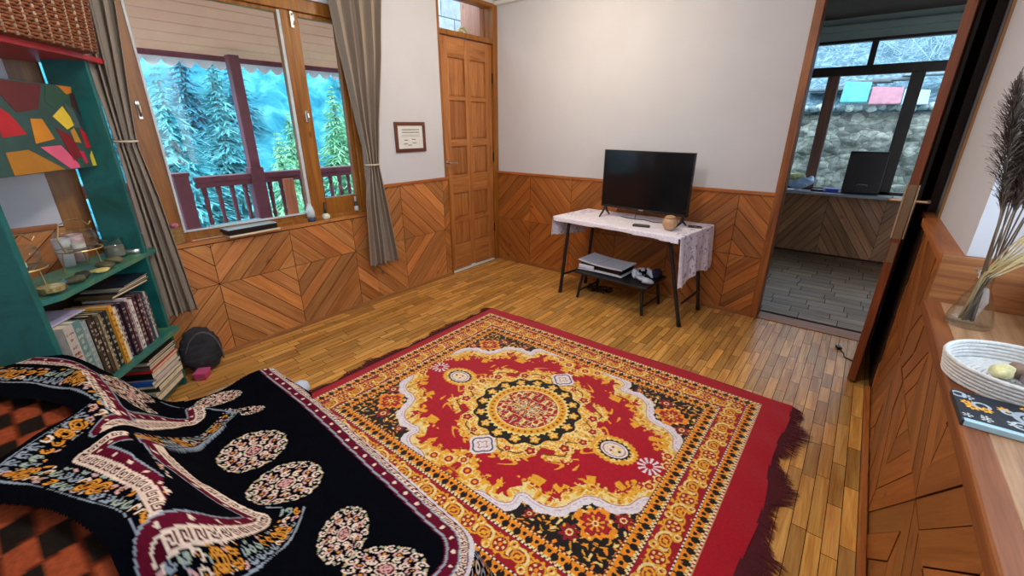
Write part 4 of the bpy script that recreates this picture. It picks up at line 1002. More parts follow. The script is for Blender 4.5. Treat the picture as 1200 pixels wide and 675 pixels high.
MB().tube([(.085 + .0 * a, -.07 + .01 * a, .03 + .02 * a) if False else (.03 + .055 * math.sin(a * .5 + .2), .088 * math.cos(a * .45), .05 + .21 * math.sin(a * .45)) for a in np.linspace(0, 7, 30)], .004, 6).build('cord', plain('grey cord', '5a5a60', .8), t)
t = thing('pink_box', 'small pink plastic box on the floor behind the book stack', 'box', (.205, -2.862, 0), sa_ + PI / 2)
MB().box((-.035, -.03, 0), (.035, .03, .038), bev=.004).build('tub', plain('pink plastic', 'b4406c', .35), t)
MB().box((-.038, -.033, .038), (.038, .033, .046), bev=.003).build('lid', plain('pink plastic lid', 'c85484', .35), t)

# ------------------------------------------------------------------ things on the window sill
def sl_box(name, lab, cat, loc, dims, mat, rz=0, bev=.003, part='body'):
    t = thing(name, lab, cat, loc, rz); a, b_, c = dims
    box(part, (-a / 2, -b_ / 2, 0), (a / 2, b_ / 2, c), mat, t, bev); return t
t = sl_box('closed_laptop', 'closed grey laptop with dark front edge lying on the window sill', 'laptop', (-.070, -2.385, .733), (.235, .290, .030), BLACKP, .06)
box('lid', (-.117, -.144, .030), (.117, .144, .035), plain('grey laptop lid', 'a4b8c4', .25), t)
t = sl_box('writing_pad', 'cream paper pad beneath the laptop on the window sill', 'pad', (-.050, -2.378, .7225), (.222, .30, .0095), plain('cream paper', 'd8ccb0', .8), .05, part='sheets')
t = sl_box('phone_case', 'small black flat case on the sill right of the laptop', 'case', (-.085, -2.115, .7225), (.06, .105, .014), BLACKP, .1)
box('card', (-.02, -.03, .014), (.02, .03, .016), plain('grey card', '9aa0a4', .6), t)
for k, (lab, c, y, x, rz, z) in enumerate([('orange brown magazine with pale edge, lower of the two on the sill', 'b45c34', -2.625, -.065, .1, .7225), ('grey and cream leaflet, upper of the two on the sill', 'b8ae9c', -2.605, -.060, -.12, .7265)]):
    t = sl_box('magazine', lab, 'magazine', (x, y, z), (.105, .15, .0035), plain('print ' + c, c, .6, var=.5, scale=40), rz, .0005, 'cover')
    t['group'] = 'printed matter at the left end of the sill'
t = thing('soap_bottle', 'white bottle with a dark blue base on the sill by the mullion', 'bottle', (-.03, -1.975, .7225))
MB().lathe([(0, 0), (.030, 0), (.032, .005), (.030, .028), (0, .028)], seg=24, sy=1.0).build('base', plain('dark blue plastic', '1e3c5c', .4), t, True)
MB().lathe([(0, .028), (.029, .028), (.027, .07), (.018, .10), (.012, .105), (.012, .12), (0, .12)], seg=24).build('bottle_body', plain('white blue plastic', 'c8dcea', .35), t, True)
t = thing('pump_bottle', 'round white bottle with a dark pump nozzle on the sill', 'bottle', (-.015, -1.875, .7225))
MB().lathe([(0, 0), (.022, 0), (.028, .012), (.027, .028), (.015, .040), (0, .042)], seg=24).build('bottle_body', plain('creamy glass', 'd8e0cc', .3), t, True)
MB().lathe([(0, .040), (.009, .040), (.009, .075), (.006, .078), (.006, .1), (0, .1)], seg=16).tube([(0, 0, .098), (0, .0, .115), (.006, .014, .117)], .005).build('pump', plain('brown black pump', '2c2020', .4), t, True)
for k, (y, x, lab) in enumerate([(-1.612, -.045, 'small navy bottle with white label, left of the pair by the curtain'), (-1.578, -.065, 'small navy bottle right of the pair, half behind the curtain')]):
    t = thing('navy_bottle', lab, 'bottle', (x, y, .7225), 0, 'navy bottles at the right end of the sill')
    MB().lathe([(0, 0), (.014, 0), (.016, .004), (.016, .062), (.007, .082), (.007, .09), (0, .09)], seg=20).build('glass_body', plain('navy glass', '141c3c', .15), t, True)
    MB().lathe([(0, .088), (.0085, .088), (.0085, .125), (0, .125)], seg=16).build('cap', plain('pale grey cap', 'c4ccd4', .4), t, True)
    MB().lathe([(.0163, .018), (.0163, .056)], seg=20).build('label_band', plain('white label', 'd0d0e0', .6), t)
t = thing('woven_box', 'small straw coloured box behind the left curtain on the sill', 'box', (-.05, -2.755, .7225))
MB().box((-.045, -.035, 0), (.045, .035, .085), bev=.004).build('box_wall', plain('straw weave', '8c6c3c', .8, var=.4, scale=70, bump=.5, bscale=120), t)
for k, (dx, dy, c, lab) in enumerate([(-.01, -.012, '1c2c6c', 'dark blue pompom in the straw box on the sill'), (.005, .014, 'c4708c', 'pink pompom in the straw box on the sill')]):
    stone('pompom', lab, (-.05 + dx, -2.755 + dy, .806), (.018, .018, .015), c, 30 + k, 'pompoms in the straw box', 'pompom')

# framed notice
t = thing('picture_frame', 'small brown wooden frame with a printed card on the white wall', 'picture', (0.001, -1.087, 1.255))
m = MB(); a, b_ = .150, .112
m.box((0, -a, -b_), (.014, -a + .026, b_), bev=.003).box((0, a - .026, -b_), (.014, a, b_), bev=.003).box((0, -a + .026, -b_), (.014, a - .026, -b_ + .026), bev=.003).box((0, -a + .026, b_ - .026), (.014, a - .026, b_), bev=.003)
m.build('frame', wood('dark frame wood', '4c2414', '74402a', axis=1), t)
box('card', (.002, -a + .024, -b_ + .024), (.006, a - .024, b_ - .024), plain('off-white card', 'd4d8d8', .7, var=.03), t, 0)
m = MB()
for z, y0, y1 in ((.055, -.08, .09), (.035, -.08, .085)):
    y = y0
    while y < y1: w_ = random.uniform(.004, .010); m.box((.006, y, z - .004), (.0068, y + w_, z + .004)); y += w_ + .003
for z in (.015, .005): m.box((.006, -.085, z - .001), (.0068, .088, z + .001))
for y, z in ((-.045, -.022), (.03, -.018), (.035, -.045), (-.05, -.05), (-.01, -.06)): m.box((.006, y - .02, z - .003), (.0068, y + .018, z + .003))
m.build('print', plain('brown ink', '6c6258', .7), t)

# ------------------------------------------------------------------ television table
TZ = .655; FLc, FRc, BRc, BLc = (1.005, -.50), (2.045, -.595), (2.11, -.055), (1.06, -.035)
tb = thing('folding_table', 'black legged folding table standing against the panelled back wall', 'table', (1.55, -.3, 0))
def W(p, z): return (p[0] - 1.55, p[1] + .3, z)
def lerp2(u, v):
    a = [FLc[i] * (1 - u) + FRc[i] * u for i in (0, 1)]; b_ = [BLc[i] * (1 - u) + BRc[i] * u for i in (0, 1)]
    return [a[i] * (1 - v) + b_[i] * v for i in (0, 1)]
top = [W(lerp2(u, v), 0) for u, v in ((.01, .02), (.99, .02), (.99, .98), (.01, .98))]
MB().raw([(p[0], p[1], TZ - .024) for p in top] + [(p[0], p[1], TZ - .001) for p in top], [(3, 2, 1, 0), (4, 5, 6, 7), (0, 1, 5, 4), (1, 2, 6, 5), (2, 3, 7, 6), (3, 0, 4, 7)]).build('tabletop', BLACKM, tb)
for (foot, uv) in (((1.068, -.462), (.10, .14)), ((1.12, -.12), (.12, .80)), ((2.098, -.515), (.90, .14)), ((2.112, -.118), (.93, .86))):
    tp = lerp2(*uv); MB().tube([W(foot, 0.0), W(tp, TZ - .02)], .0135, 12).tube([W(foot, 0), W((foot[0] + (tp[0] - foot[0]) * .05, foot[1] + (tp[1] - foot[1]) * .05), .035)], .0165, 12).build('leg', BLACKM, tb, False)
for a, b_, z in (((1.075, -.445), (1.13, -.13), .16), ((2.088, -.49), (2.105, -.14), .17)): MB().tube([W(a, z), W(b_, z)], .009, 8).build('crossbar', BLACKM, tb)
# table cloth: top + hanging sides as one draped sheet
def cloth_xyz(U, V):
    """U,V run past [0,1] where the cloth hangs down"""
    u = np.clip(U, 0, 1); v = np.clip(V, 0, 1)
    x = (FLc[0] * (1 - u) + FRc[0] * u) * (1 - v) + (BLc[0] * (1 - u) + BRc[0] * u) * v
    y = (FLc[1] * (1 - u) + FRc[1] * u) * (1 - v) + (BLc[1] * (1 - u) + BRc[1] * u) * v
    over_l = np.clip(-U, 0, 9) * 1.04; over_r = np.clip(U - 1, 0, 9) * 1.04; over_f = np.clip(-V, 0, 9) * .5
    wave = .012 * np.sin(V * 15 + 1) + .006 * np.sin(V * 33)
    wf_ = .006 * np.sin(U * 22) + .004 * np.sin(U * 51)
    z = TZ + .002 - over_l - over_r - over_f + .0015 * np.sin(U * 30) * np.sin(V * 17)
    x = x - over_l * (.05 + wave * 2.5) - np.where(over_l > 0, .006, 0) + over_r * (.06 + wave * 3) + np.where(over_r > 0, .006, 0)
    y = y - over_f * (.06 + wf_ * 4) - np.where(over_f > 0, .005, 0)
    z = np.where((over_l > 0) | (over_r > 0) | (over_f > 0), z, z)
    return x, y, z
us = np.linspace(-.215, 1.36, 260); vs_ = np.linspace(-.09, 1.0, 110); U, V = np.meshgrid(us, vs_, indexing='ij')
x, y, z = cloth_xyz(U, V)
lowR = .28 + .045 * (1 - V) + .02 * np.sin(V * 9); lowL = .155 + .05 * V
hem_f = .036 + .004 * np.sin(U * 9) + .02 * np.exp(-((U - 1) / .05) ** 2)
keep = (U < 1 + lowR / 1.04 + .02) & (U > -lowL) & (V * -.5 < hem_f)
keep &= ~((U > 1.0) & (V < -.0) & False)
m_ = (V < 0) & ((U < 0) | (U > 1)); keep &= ~m_ | (np.abs(V) < .03)
colr = np.empty(U.shape + (3,)); colr[:] = lin('eceafc')
emb = (U > .93) & (np.abs(V - .5) < .42) & ((vnoise(U * 48, V * 34, 3) > .55) & (np.abs(vnoise(U * 30, V * 22, 4) - .5) < .10)); colr[emb] = lin('a8a0c4')
colr[(U < .12) & (vnoise(U * 48, V * 34, 3) > .68) & (V > .2)] = lin('bcb4d4')
tcl = fast_grid('tablecloth', x, y, z, colr, attr_mat('pale lilac table cloth', .9, .3, 350, spec=.15), keep=keep)
sd = tcl.modifiers.new('thickness', 'SOLIDIFY'); sd.thickness = .002; sd.offset = 1
tag(tcl, 'pale lilac white cloth with embroidery draped over the television table', 'tablecloth')

# television
tvL, tvR = (1.283, -.235), (1.985, -.305); tvz0, tvz1 = .735, 1.168
tva = math.atan2(tvR[1] - tvL[1], tvR[0] - tvL[0]); tvW = math.hypot(tvR[0] - tvL[0], tvR[1] - tvL[1])
tv = thing('television', 'black flat screen television standing on the cloth covered table', 'television', ((tvL[0] + tvR[0]) / 2, (tvL[1] + tvR[1]) / 2, TZ + .0045), tva)
h0, h1 = tvz0 - TZ - .0045, tvz1 - TZ - .0045
MB().box((-tvW / 2, 0, h0), (tvW / 2, .022, h1), bev=.004).box((-tvW / 2 + .10, .02, h0 + .02), (tvW / 2 - .10, .062, h0 + .27), bev=.015).build('housing', BLACKP, tv)
m = MB(); bz = .009
for lo, hi in (((-tvW / 2, -.005, h0), (-tvW / 2 + bz, .004, h1)), ((tvW / 2 - bz, -.005, h0), (tvW / 2, .004, h1)), ((-tvW / 2, -.005, h1 - bz), (tvW / 2, .004, h1)), ((-tvW / 2, -.005, h0), (tvW / 2, .004, h0 + bz * 1.7))): m.box(lo, hi, bev=.0015)
m.build('bezel', BLACKP, tv)
scr = NT('dark glossy screen'); scr.set(Roughness=.12); scr.b.inputs['Base Color'].default_value = (.004, .004, .006, 1); 
box('screen', (-tvW / 2 + bz, -.002, h0 + bz * 1.7), (tvW / 2 - bz, .001, h1 - bz), scr.m, tv, 0)
MB().box((-.018, -.0062, h0 + .003), (.018, -.005, h0 + .009)).build('logo', plain('silver logo', 'b8b8bc', .4, .5), tv)
for sx in (-1, 1):
    x0 = sx * (tvW / 2 - .035)
    MB().tube([(x0, .010, h0 + .01), (x0 + sx * .004, -.02, .035), (x0 - sx * .01, -.085, .005)], [.008, .008, .006], 8).tube([(x0, .010, h0 + .01), (x0 - sx * .002, .03, .035), (x0 + sx * .004, .075, .005)], [.008, .008, .006], 8).build('foot', BLACKP, tv)
rc = thing('remote_control', 'small black remote control on the cloth in front of the television', 'remote control', (1.72, -.455, TZ + .004), .20)
MB().box((-.06, -.018, 0), (.06, .018, .016), bev=.005).build('case', BLACKP, rc)
m = MB()
for i in range(8):
    for j in range(3): m.box((-.05 + i * .012, -.011 + j * .009, .016), (-.044 + i * .012, -.006 + j * .009, .0175))
m.build('buttons', plain('grey buttons', '3c3c42', .5), rc)
bl2 = thing('wooden_ball', 'carved round wooden ball box on the cloth in front of the television', 'ornament', (1.915, -.435, TZ + .004))
MB().lathe([(0, 0), (.020, 0), (.034, .010), (.048, .035), (.0515, .055), (.048, .072), (.040, .083)] , seg=36).build('ball_body', wood('turned ash wood', 'a8805c', 'd0aa84', axis=2, knots=False), bl2, True)
MB().lathe([(.041, .0845), (.030, .097), (.015, .1035), (0, .105)], seg=36).build('lid', wood('turned ash wood', 'a8805c', 'd0aa84', axis=2, knots=False), bl2, True)
kc = thing('key_bunch', 'dark beaded bracelet lying right of the television on the cloth', 'bracelet', (2.03, -.24, TZ + .004))
m = MB()
for k in range(26):
    a = k / 26 * 2 * PI; m.lathe([(0, -.006), (.004, -.004), (.0058, 0), (.004, .004), (0, .006)], (.045 * math.cos(a), .025 * math.sin(a), .006), 8)
m.build('beads', plain('brown beads', '4c3428', .4), kc, True); kc.name = 'bead_bracelet'
cbp = thing('power_cable', 'dark cable lying on the cloth behind the television foot', 'cable', (1.55, -.19, TZ + .004))
MB().tube([(-.10, -.02, .004), (-.04, -.045, .004), (.03, -.055, .004), (.10, -.035, .004), (.19, -.075, .004), (.25, -.05, .004)], .003, 6).tube([(.03, -.055, .004), (.02, -.02, .03), (.02, .03, .09)], .003, 6).build('wire', BLACKP, cbp, True)

# low bench, console and controllers
BZ = .235
bn = thing('low_bench', 'low black bench under the television table holding the games console', 'bench', (1.535, -.33, 0), -.05)
MB().box((-.315, -.185, BZ - .02), (.315, .185, BZ), bev=.008).build('bench_top', BLACKM, bn)
for sx in (-1, 1):
    for sy in (-1, 1): MB().tube([(sx * .285, sy * .155, 0), (sx * .255, sy * .135, BZ - .018)], .012, 10).build('leg', BLACKM, bn)
for sx in (-1, 1): MB().tube([(sx * .275, -.148, .06), (sx * .275, .148, .06)], .008, 8).build('crossbar', BLACKM, bn)
PSW = plain('glossy white plastic', 'd4dcf0', .3, var=.02); PSB = plain('glossy black plastic', '08080a', .15)
cs_ = thing('games_console', 'white and black games console lying on the low bench', 'console', (1.42, -.33, BZ + .001), -.05)
def shell(z0, z1, sgn):
    us = np.linspace(-1, 1, 24); vs_ = np.linspace(-1, 1, 16); U, V = np.meshgrid(us, vs_, indexing='ij')
    x = .195 * U + .0; y = .125 * V; bow = .010 * (U ** 2) - .008 * U
    a = z0 + (bow if sgn > 0 else -bow * .4); b_ = a + (z1 - z0)
    mm = MB().grid(x, y, b_); k = mm; 
    mm2 = MB().grid(x, y, a)
    mm.raw(mm2.v, [f[::-1] for f in mm2.f])
    n0 = 24 * 16
    def idx(i, j): return i * 16 + j
    for i in range(23):
        for j in (0, 15):
            f = (idx(i, j), idx(i + 1, j), n0 + idx(i + 1, j), n0 + idx(i, j)); mm.f.append(f if j else f[::-1]); mm.uv.append(None); mm.c.append(None)
    for j in range(15):
        for i in (0, 23):
            f = (idx(i, j), idx(i, j + 1), n0 + idx(i, j + 1), n0 + idx(i, j)); mm.f.append(f[::-1] if i else f); mm.uv.append(None); mm.c.append(None)
    return mm
MB().box((-.18, -.112, .018), (.185, .112, .062), bev=.01).build('core', PSB, cs_)
shell(.062, .070, 1).build('cover_plate', PSW, cs_); shell(.010, .018, -1).build('cover_plate', PSW, cs_)
MB().box((-.19, -.1265, .018), (-.05, -.11, .048), bev=.006).build('disc_drive', PSW, cs_)
MB().box((-.03, -.1285, .026), (.17, -.127, .029), bev=0).build('trim_line', PSW, cs_)
MB().box((-.02, -.126, .0705), (-.017, .126, .0715)).box((-.10, -.02, .0705), (-.02, -.018, .0715)).build('panel_seam', plain('grey seam', '7c8088', .6), cs_)
def controller(lab, loc, rz, tilt):
    t = thing('game_controller', lab, 'controller', loc, rz, 'white controllers on the bench'); t.rotation_euler = (tilt, 0, rz)
    m = MB()
    U, V = np.meshgrid(np.linspace(0, 1, 22), np.linspace(0, 2 * PI, 22), indexing='ij')
    m.grid(.05 * np.cos(PI * U), .032 * np.sin(PI * U) * np.cos(V), .028 + .018 * np.sin(PI * U) * np.sin(V))
    for sx in (-1, 1): m.tube([(sx * .045, .01, .03), (sx * .060, -.015, .028), (sx * .068, -.045, .022), (sx * .066, -.068, .016)], [.024, .023, .019, .011], 14)
    m.build('shell', PSW, t, True)
    MB().box((-.026, -.006, .040), (.026, .024, .0475), bev=.004).build('touch_pad', plain('pale grey plastic', 'c0c8d8', .4), t)
    MB().box((-.032, -.034, .022), (.032, -.012, .043), bev=.006).build('centre_piece', PSB, t)
    for sx in (-1, 1):
        MB().lathe([(0, 0), (.007, 0), (.007, .008), (.010, .010), (.010, .014), (0, .013)], (sx * .024, -.022, .042), 16).build('thumbstick', PSB, t, True)
        MB().lathe([(0, 0), (.0045, 0), (.0045, .003), (0, .003)], (sx * .052, .008, .045), 10).lathe([(0, 0), (.0045, 0), (.0045, .003), (0, .003)], (sx * .052, -.006, .045), 10).lathe([(0, 0), (.0045, 0), (.0045, .003), (0, .003)], (sx * .045, .001, .046), 10).lathe([(0, 0), (.0045, 0), (.0045, .003), (0, .003)], (sx * .059, .001, .044), 10).build('button_pad', plain('grey plastic', '9aa0ac', .4), t)
controller('white game controller leaning on the console, farther of the two', (1.695, -.29, BZ + .012), .7, .25)
controller('white game controller at the front edge of the bench, nearer of the two', (1.745, -.42, BZ + .002), 2.4, .1)
t = thing('dark_pouch', 'dark purple cloth pouch at the right end of the low bench', 'pouch', (1.80, -.24, BZ + .001))
MB().lathe([(0, 0), (.045, 0), (.058, .02), (.052, .045), (.030, .06), (0, .064)], seg=24, sx=.7, sy=1.1).build('pouch_body', plain('dark purple cloth', '1c1434', .9, bump=.5, bscale=60), t, True)
t = thing('cable_bundle', 'tangle of black cables on the floor under the television table', 'cables', (1.32, -.22, 0))
m = MB(); rr_ = random.Random(6)
for k in range(4):
    pts = []; x0, y0 = rr_.uniform(-.05, .02), rr_.uniform(-.04, .05)
    for i in range(30): pts.append((x0 + .09 * math.sin(i * .31 + k * 2), y0 + .06 * math.cos(i * .43 + k), .006 + .010 * abs(math.sin(i * .5 + k))))
    m.tube(pts, .0035, 6)
m.build('wire', BLACKP, t, True)
box('adapter', (-.06, -.05, 0), (.015, -.015, .022), BLACKP, t)
t = thing('plug', 'small black plug with a short lead on the floor beside the open door', 'plug', (3.01, -.205, 0), -1.2)
MB().box((-.02, -.013, 0), (.02, .013, .018), bev=.004).tube([(-.02, -.006, .010), (-.035, -.006, .010)], .0022).tube([(-.02, .006, .010), (-.035, .006, .010)], .0022).build('plug_body', BLACKP, t)
MB().tube([(.02, 0, .008), (.07, .006, .004), (.12, -.01, .004), (.16, .02, .004)], .0035).build('lead', BLACKP, t, True)

# ------------------------------------------------------------------ ledge on the right: vase, basket, notebook
vs = thing('glass_vase', 'clear glass flask vase holding dried stems on the right ledge', 'vase', (3.232, -1.655, .781))
MB().lathe([(0, 0), (.050, 0), (.054, .006), (.050, .03), (.034, .085), (.020, .115), (.018, .155), (.030, .170), (.0285, .1705), (.0165, .156), (.0185, .115), (.032, .085), (.048, .03), (.050, .009), (0, .006)], seg=40).build('flask', G2, vs, True)
def stems(name, lab, n, base, top_, spread, r, colr, plume, plc, seed, ln, grp):
    rnd = random.Random(seed)
    for k in range(n):
        t = thing(name, lab if isinstance(lab, str) else lab[k], 'dried grass', base, 0, grp)
        a0 = rnd.uniform(0, 2 * PI); bx0 = Vector((math.cos(a0) * .014 * rnd.random(), math.sin(a0) * .014 * rnd.random(), .012))
        L = ln * rnd.uniform(.85, 1.1); dr = (Vector(top_) + Vector((rnd.gauss(0, spread), rnd.gauss(0, spread), 0))).normalized()
        neck = Vector((rnd.uniform(-.010, .010), rnd.uniform(-.010, .010), .150)); bot = Vector((-dr.x * .03 + bx0.x, -dr.y * .03 + bx0.y, .012))
        d2 = dr
        pts = [bot, neck, neck + d2 * L * .35 + Vector((0, 0, .0)), neck + d2 * L * .7 + Vector((rnd.gauss(0, .01), rnd.gauss(0, .01), -.01)), neck + d2 * L + Vector((rnd.gauss(0, .02), rnd.gauss(0, .02), -.03))]
        pts = [Vector(p) for p in smoothline([tuple(p) for p in pts], 6)] if False else pts
        MB().tube(pts, [r, r, r * .8, r * .6, r * .3], 6).build('stem', plain(colr[0], colr[1], .7, var=.2), t, True)
        if plume:
            m = MB(); q0 = pts[2]; q1 = pts[4]
            for i in range(1500):
                f = rnd.random() ** .8; c = pts[2].lerp(pts[3], f * 2) if f < .5 else pts[3].lerp(pts[4], (f - .5) * 2)
                wdt = .034 * math.sin(PI * min(1, f * 1.05)) ** .6 + .003; a = rnd.uniform(0, 2 * PI)
                sd_ = Vector((math.cos(a), math.sin(a), 0)); sd_ = (sd_ - d2 * sd_.dot(d2)).normalized()
                e = c + sd_ * wdt * rnd.uniform(.4, 1.3) + d2 * rnd.uniform(.012, .04); s2 = d2.cross(sd_).normalized() * .0009
                m.face([c - s2 * .4, c + s2 * .4, e + s2, e - s2])
            m.build('plume', plain(plc[0], plc[1], .9, var=.3, scale=30), t)
stems('dried_grass', 'dark feathery dried grass stem rising from the glass vase', 11, (3.232, -1.655, .781), (-.06, -.16, 1.0), .085, .0024, ('dry stem', '6c5c4c'), True, ('dark dry plume', '54463c'), 3, .62, 'feathery dried grasses in the vase')
stems('dried_stalk', 'pale straw coloured bare stalk leaning right out of the vase', 16, (3.232, -1.655, .781), (.26, -.35, .62), .10, .0026, ('pale straw', 'c8b88c'), False, None, 5, .34, 'pale straw stalks in the vase')
bk_ = thing('rope_basket', 'low round white coiled rope basket on the right ledge', 'basket', (3.275, -2.045, .7815))
m = MB(); RX, RY = .128, .125
for r in range(6):
    z = .005 + r * .0085; k = 1 + .05 * r / 5
    m.tube([(RX * k * math.cos(a), RY * k * math.sin(a), z) for a in np.linspace(0, 2 * PI, 60, endpoint=False)], .0055, 8, closed=True)
m.build('coil_wall', plain('white rope', 'cfd0d0', .85, var=.12, scale=80, bump=.6, bscale=180), bk_, True)
m = MB()
for r in range(12): m.tube([(RX * (r + .5) / 12 * math.cos(a), RY * (r + .5) / 12 * math.sin(a), .005) for a in np.linspace(0, 2 * PI, 48, endpoint=False)], .0055, 6, closed=True)
m.build('coil_floor', plain('white rope', 'cfd0d0', .85), bk_, True)
m = MB()
stc = [('8c7468', (.0, .03), 'brown grey stone at the back of the rope basket'), ('d8d09c', (-.035, -.005), 'pale cream stone on the left in the rope basket'), ('7a5444', (.045, -.015), 'reddish brown stone on the right in the rope basket'), ('6c6470', (.012, -.03), 'grey violet stone nearest the camera in the rope basket'), ('94543c', (.075, .02), 'rust coloured stone at the right rim of the rope basket')]
for k, (c, (dx, dy), lab) in enumerate(stc): stone('pebble', lab, (3.275 + dx, -2.045 + dy, .7925), (.026, .019, .017), c, 60 + k, 'stones in the rope basket')
nb = thing('notebook', 'thin notebook with a dark flowery cover lying on the right ledge', 'notebook', (3.222, -2.245, .7815), .02)
box('pages', (-.072, -.066, .0), (.076, .066, .012), plain('bluish page edges', 'a8ccdc', .7, var=.05), nb, .001)
xs = np.arange(-.074, .0781, .0012); ys = np.arange(-.054, .0681, .0012); X, Y = np.meshgrid(xs, ys, indexing='ij')
cc = np.empty(X.shape + (3,)); cc[:] = lin('1c2430')
for k in range(26):
    rnd = random.Random(100 + k); cx, cy = rnd.uniform(-.07, .075), rnd.uniform(-.05, .065); r0 = rnd.uniform(.006, .011); e = np.hypot(X - cx, Y - cy); t = np.arctan2(Y - cy, X - cx)
    if k % 3 == 0: cc[e < r0 * (1 + .25 * np.cos(7 * t))] = lin('e4a838'); cc[e < r0 * .35] = lin('6c3c14')
    elif k % 3 == 1: cc[np.abs(e - r0 * 1.1) < .0028] = lin('a8b8c4')
    else: cc[(e < r0) & (np.cos(5 * t) > .2)] = lin('c8ccd0')
e = np.hypot(X - .035, Y - .01); cc[(e > .016) & (e < .027) & (X < .045)] = lin('a4b4c0'); cc[(e < .012)] = lin('a4b4c0')
fast_grid('cover', X, Y, np.full(X.shape, .0128), cc, attr_mat('printed cover', .5, .05, 100, spec=.4), nb)
MB().box((-.074, -.0665, .0), (-.070, .068, .0126)).build('spine', plain('dark spine', '2a3038', .5), nb)

# ------------------------------------------------------------------ back room things
t = thing('black_case', 'tall black padded case standing on the back room sill', 'case', (2.90, 2.245, .6905), 0)
MB().box((-.155, -.05, 0), (.15, .045, .415), bev=.012).build('case_body', plain('black padded cloth', '0c0a0c', .6), t)
MB().box((-.15, -.056, .02), (.145, -.05, .39), bev=.004).build('front_panel', plain('dark brown front', '1e1414', .5), t)
MB().tube([(-.04, -.058, .09), (-.03, -.075, .10), (.03, -.075, .10), (.045, -.058, .09)], .006).build('handle', plain('grey handle', '8c7c74', .5), t, True)
t = thing('plastic_bag', 'crumpled pale blue plastic bag on the back room sill', 'bag', (2.36, 2.20, .6905))
U, V = np.meshgrid(np.linspace(0, 1, 30), np.linspace(0, 2 * PI, 48), indexing='ij')
nz = .75 + .5 * vnoise(np.cos(V) * 3 + 5, np.sin(V) * 3 + U * 6 + 5, 3)
MB().grid(.13 * np.sin(np.minimum(U * 2.4, PI / 2 + .9)) * np.cos(V) * nz, .07 * np.sin(np.minimum(U * 2.4, PI / 2 + .9)) * np.sin(V) * nz, .13 * U * nz).build('bag_skin', plain('pale blue film', 'a8c4e4', .3), t, True)
stone('green_bundle', 'yellow green leafy bundle in the plastic bag on the sill', (2.33, 2.20, .79), (.09, .045, .04), 'b4b878', 91, None, 'vegetables')
t = thing('carton', 'blue and white carton lying on the back room sill', 'box', (2.67, 2.22, .6905), .05)
MB().box((-.075, -.04, 0), (.075, .04, .038), bev=.003).build('box_wall', plain('blue card', '2c3ca4', .5), t)
MB().box((-.078, -.042, .010), (-.055, .042, .030)).box((.055, -.042, .005), (.078, .042, .034)).build('end_flap', plain('white card', 'c4c8d8', .6), t)
t = thing('dark_book', 'dark book lying between bag and carton on the back room sill', 'book', (2.545, 2.215, .6905), -.1)
MB().box((-.05, -.055, 0), (.05, .055, .022), bev=.002).build('cover', plain('black card', '1c1c24', .5), t)

# ------------------------------------------------------------------ outside, window side: balcony, trees, hill
SLAT = plain('pinkish porch boards', 'ffb898', .8, var=.07, scale=4); MARW = plain('maroon painted wood', '6c303c', .5, var=.25, scale=8)
g_ = struct(box('ground_balcony', (-1.5, -6, -.1), (-.15, 2.2, -.01), plain('pale balcony floor', 'd8d4cc', .7), bev=0))
rf = struct(thing('trim_5', None, None, (0, 0, 0)))
m = MB(); n_ = 13
for k in range(n_):
    x0 = -.15 - k * .098; x1 = x0 - .091; za = 2.50 - (2.50 - 1.865) * (k / n_); zb = 2.50 - (2.50 - 1.865) * ((k + .96) / n_)
    m.raw([(x0, -6, za), (x0, -.62, za), (x1, -.62, zb), (x1, -6, zb), (x0, -6, za + .012), (x0, -.62, za + .012), (x1, -.62, zb + .012), (x1, -6, zb + .012)], [(0, 3, 2, 1), (4, 5, 6, 7), (0, 1, 5, 4), (2, 3, 7, 6), (1, 2, 6, 5), (0, 4, 7, 3)])
struct(m.build('porch_boards', SLAT, rf))
struct(MB().raw([(-.15, -6, 2.56), (-.15, -.62, 2.56), (-1.50, -.62, 1.89), (-1.50, -6, 1.89), (-.15, -6, 2.58), (-.15, -.62, 2.58), (-1.50, -.62, 1.91), (-1.50, -6, 1.91)], [(0, 3, 2, 1), (4, 5, 6, 7), (0, 1, 5, 4), (2, 3, 7, 6), (1, 2, 6, 5), (0, 4, 7, 3)]).build('porch_roof', plain('brown roof sheet', '4c3830', .8), rf))
struct(box('fascia', (-1.44, -6, 1.83), (-1.415, -.62, 1.87), MARW, rf))
for yb in (-3.9, -2.9, -1.775, -.8, .3): struct(box('rafter', (-1.35, yb - .03, 2.04), (-.16, yb + .03, 2.06), MARW, rf)) if False else None
m = MB(); y = -6.0; per = .115
while y < -.7:
    N = 10; top_ = [(y + per * k / N, 1.865) for k in range(N + 1)]; bot_ = [(y + per * k / N, 1.815 - .045 * math.sin(PI * k / N) ** .8) for k in range(N + 1)]
    for k in range(N):
        a, b_, c, d_ = bot_[k], bot_[k + 1], top_[k + 1], top_[k]
        bx1 = -1.475 - .012 * math.sin(PI * k / N); bx2 = -1.475 - .012 * math.sin(PI * (k + 1) / N)
        m.raw([(bx1, a[0], a[1]), (bx2, b_[0], b_[1]), (-1.475, c[0], c[1]), (-1.475, d_[0], d_[1]), (bx1 - .004, a[0], a[1]), (bx2 - .004, b_[0], b_[1]), (-1.479, c[0], c[1]), (-1.479, d_[0], d_[1])], [(0, 1, 2, 3), (7, 6, 5, 4), (0, 4, 5, 1)])
    y += per
struct(m.build('scalloped_edge', plain('pale roof edge', 'f6fcff', .5, var=.03), rf))
pr = thing('balcony_post', 'maroon wooden post standing on the balcony outside the big window', 'post', (-1.30, -1.775, 0))
MB().box((-.04, -.04, 0), (.04, .04, 1.87), bev=.004).build('shaft', MARW, pr)
MB().box((-.055, -.055, 0), (.055, .055, 1.0), bev=.006).build('plinth', MARW, pr)
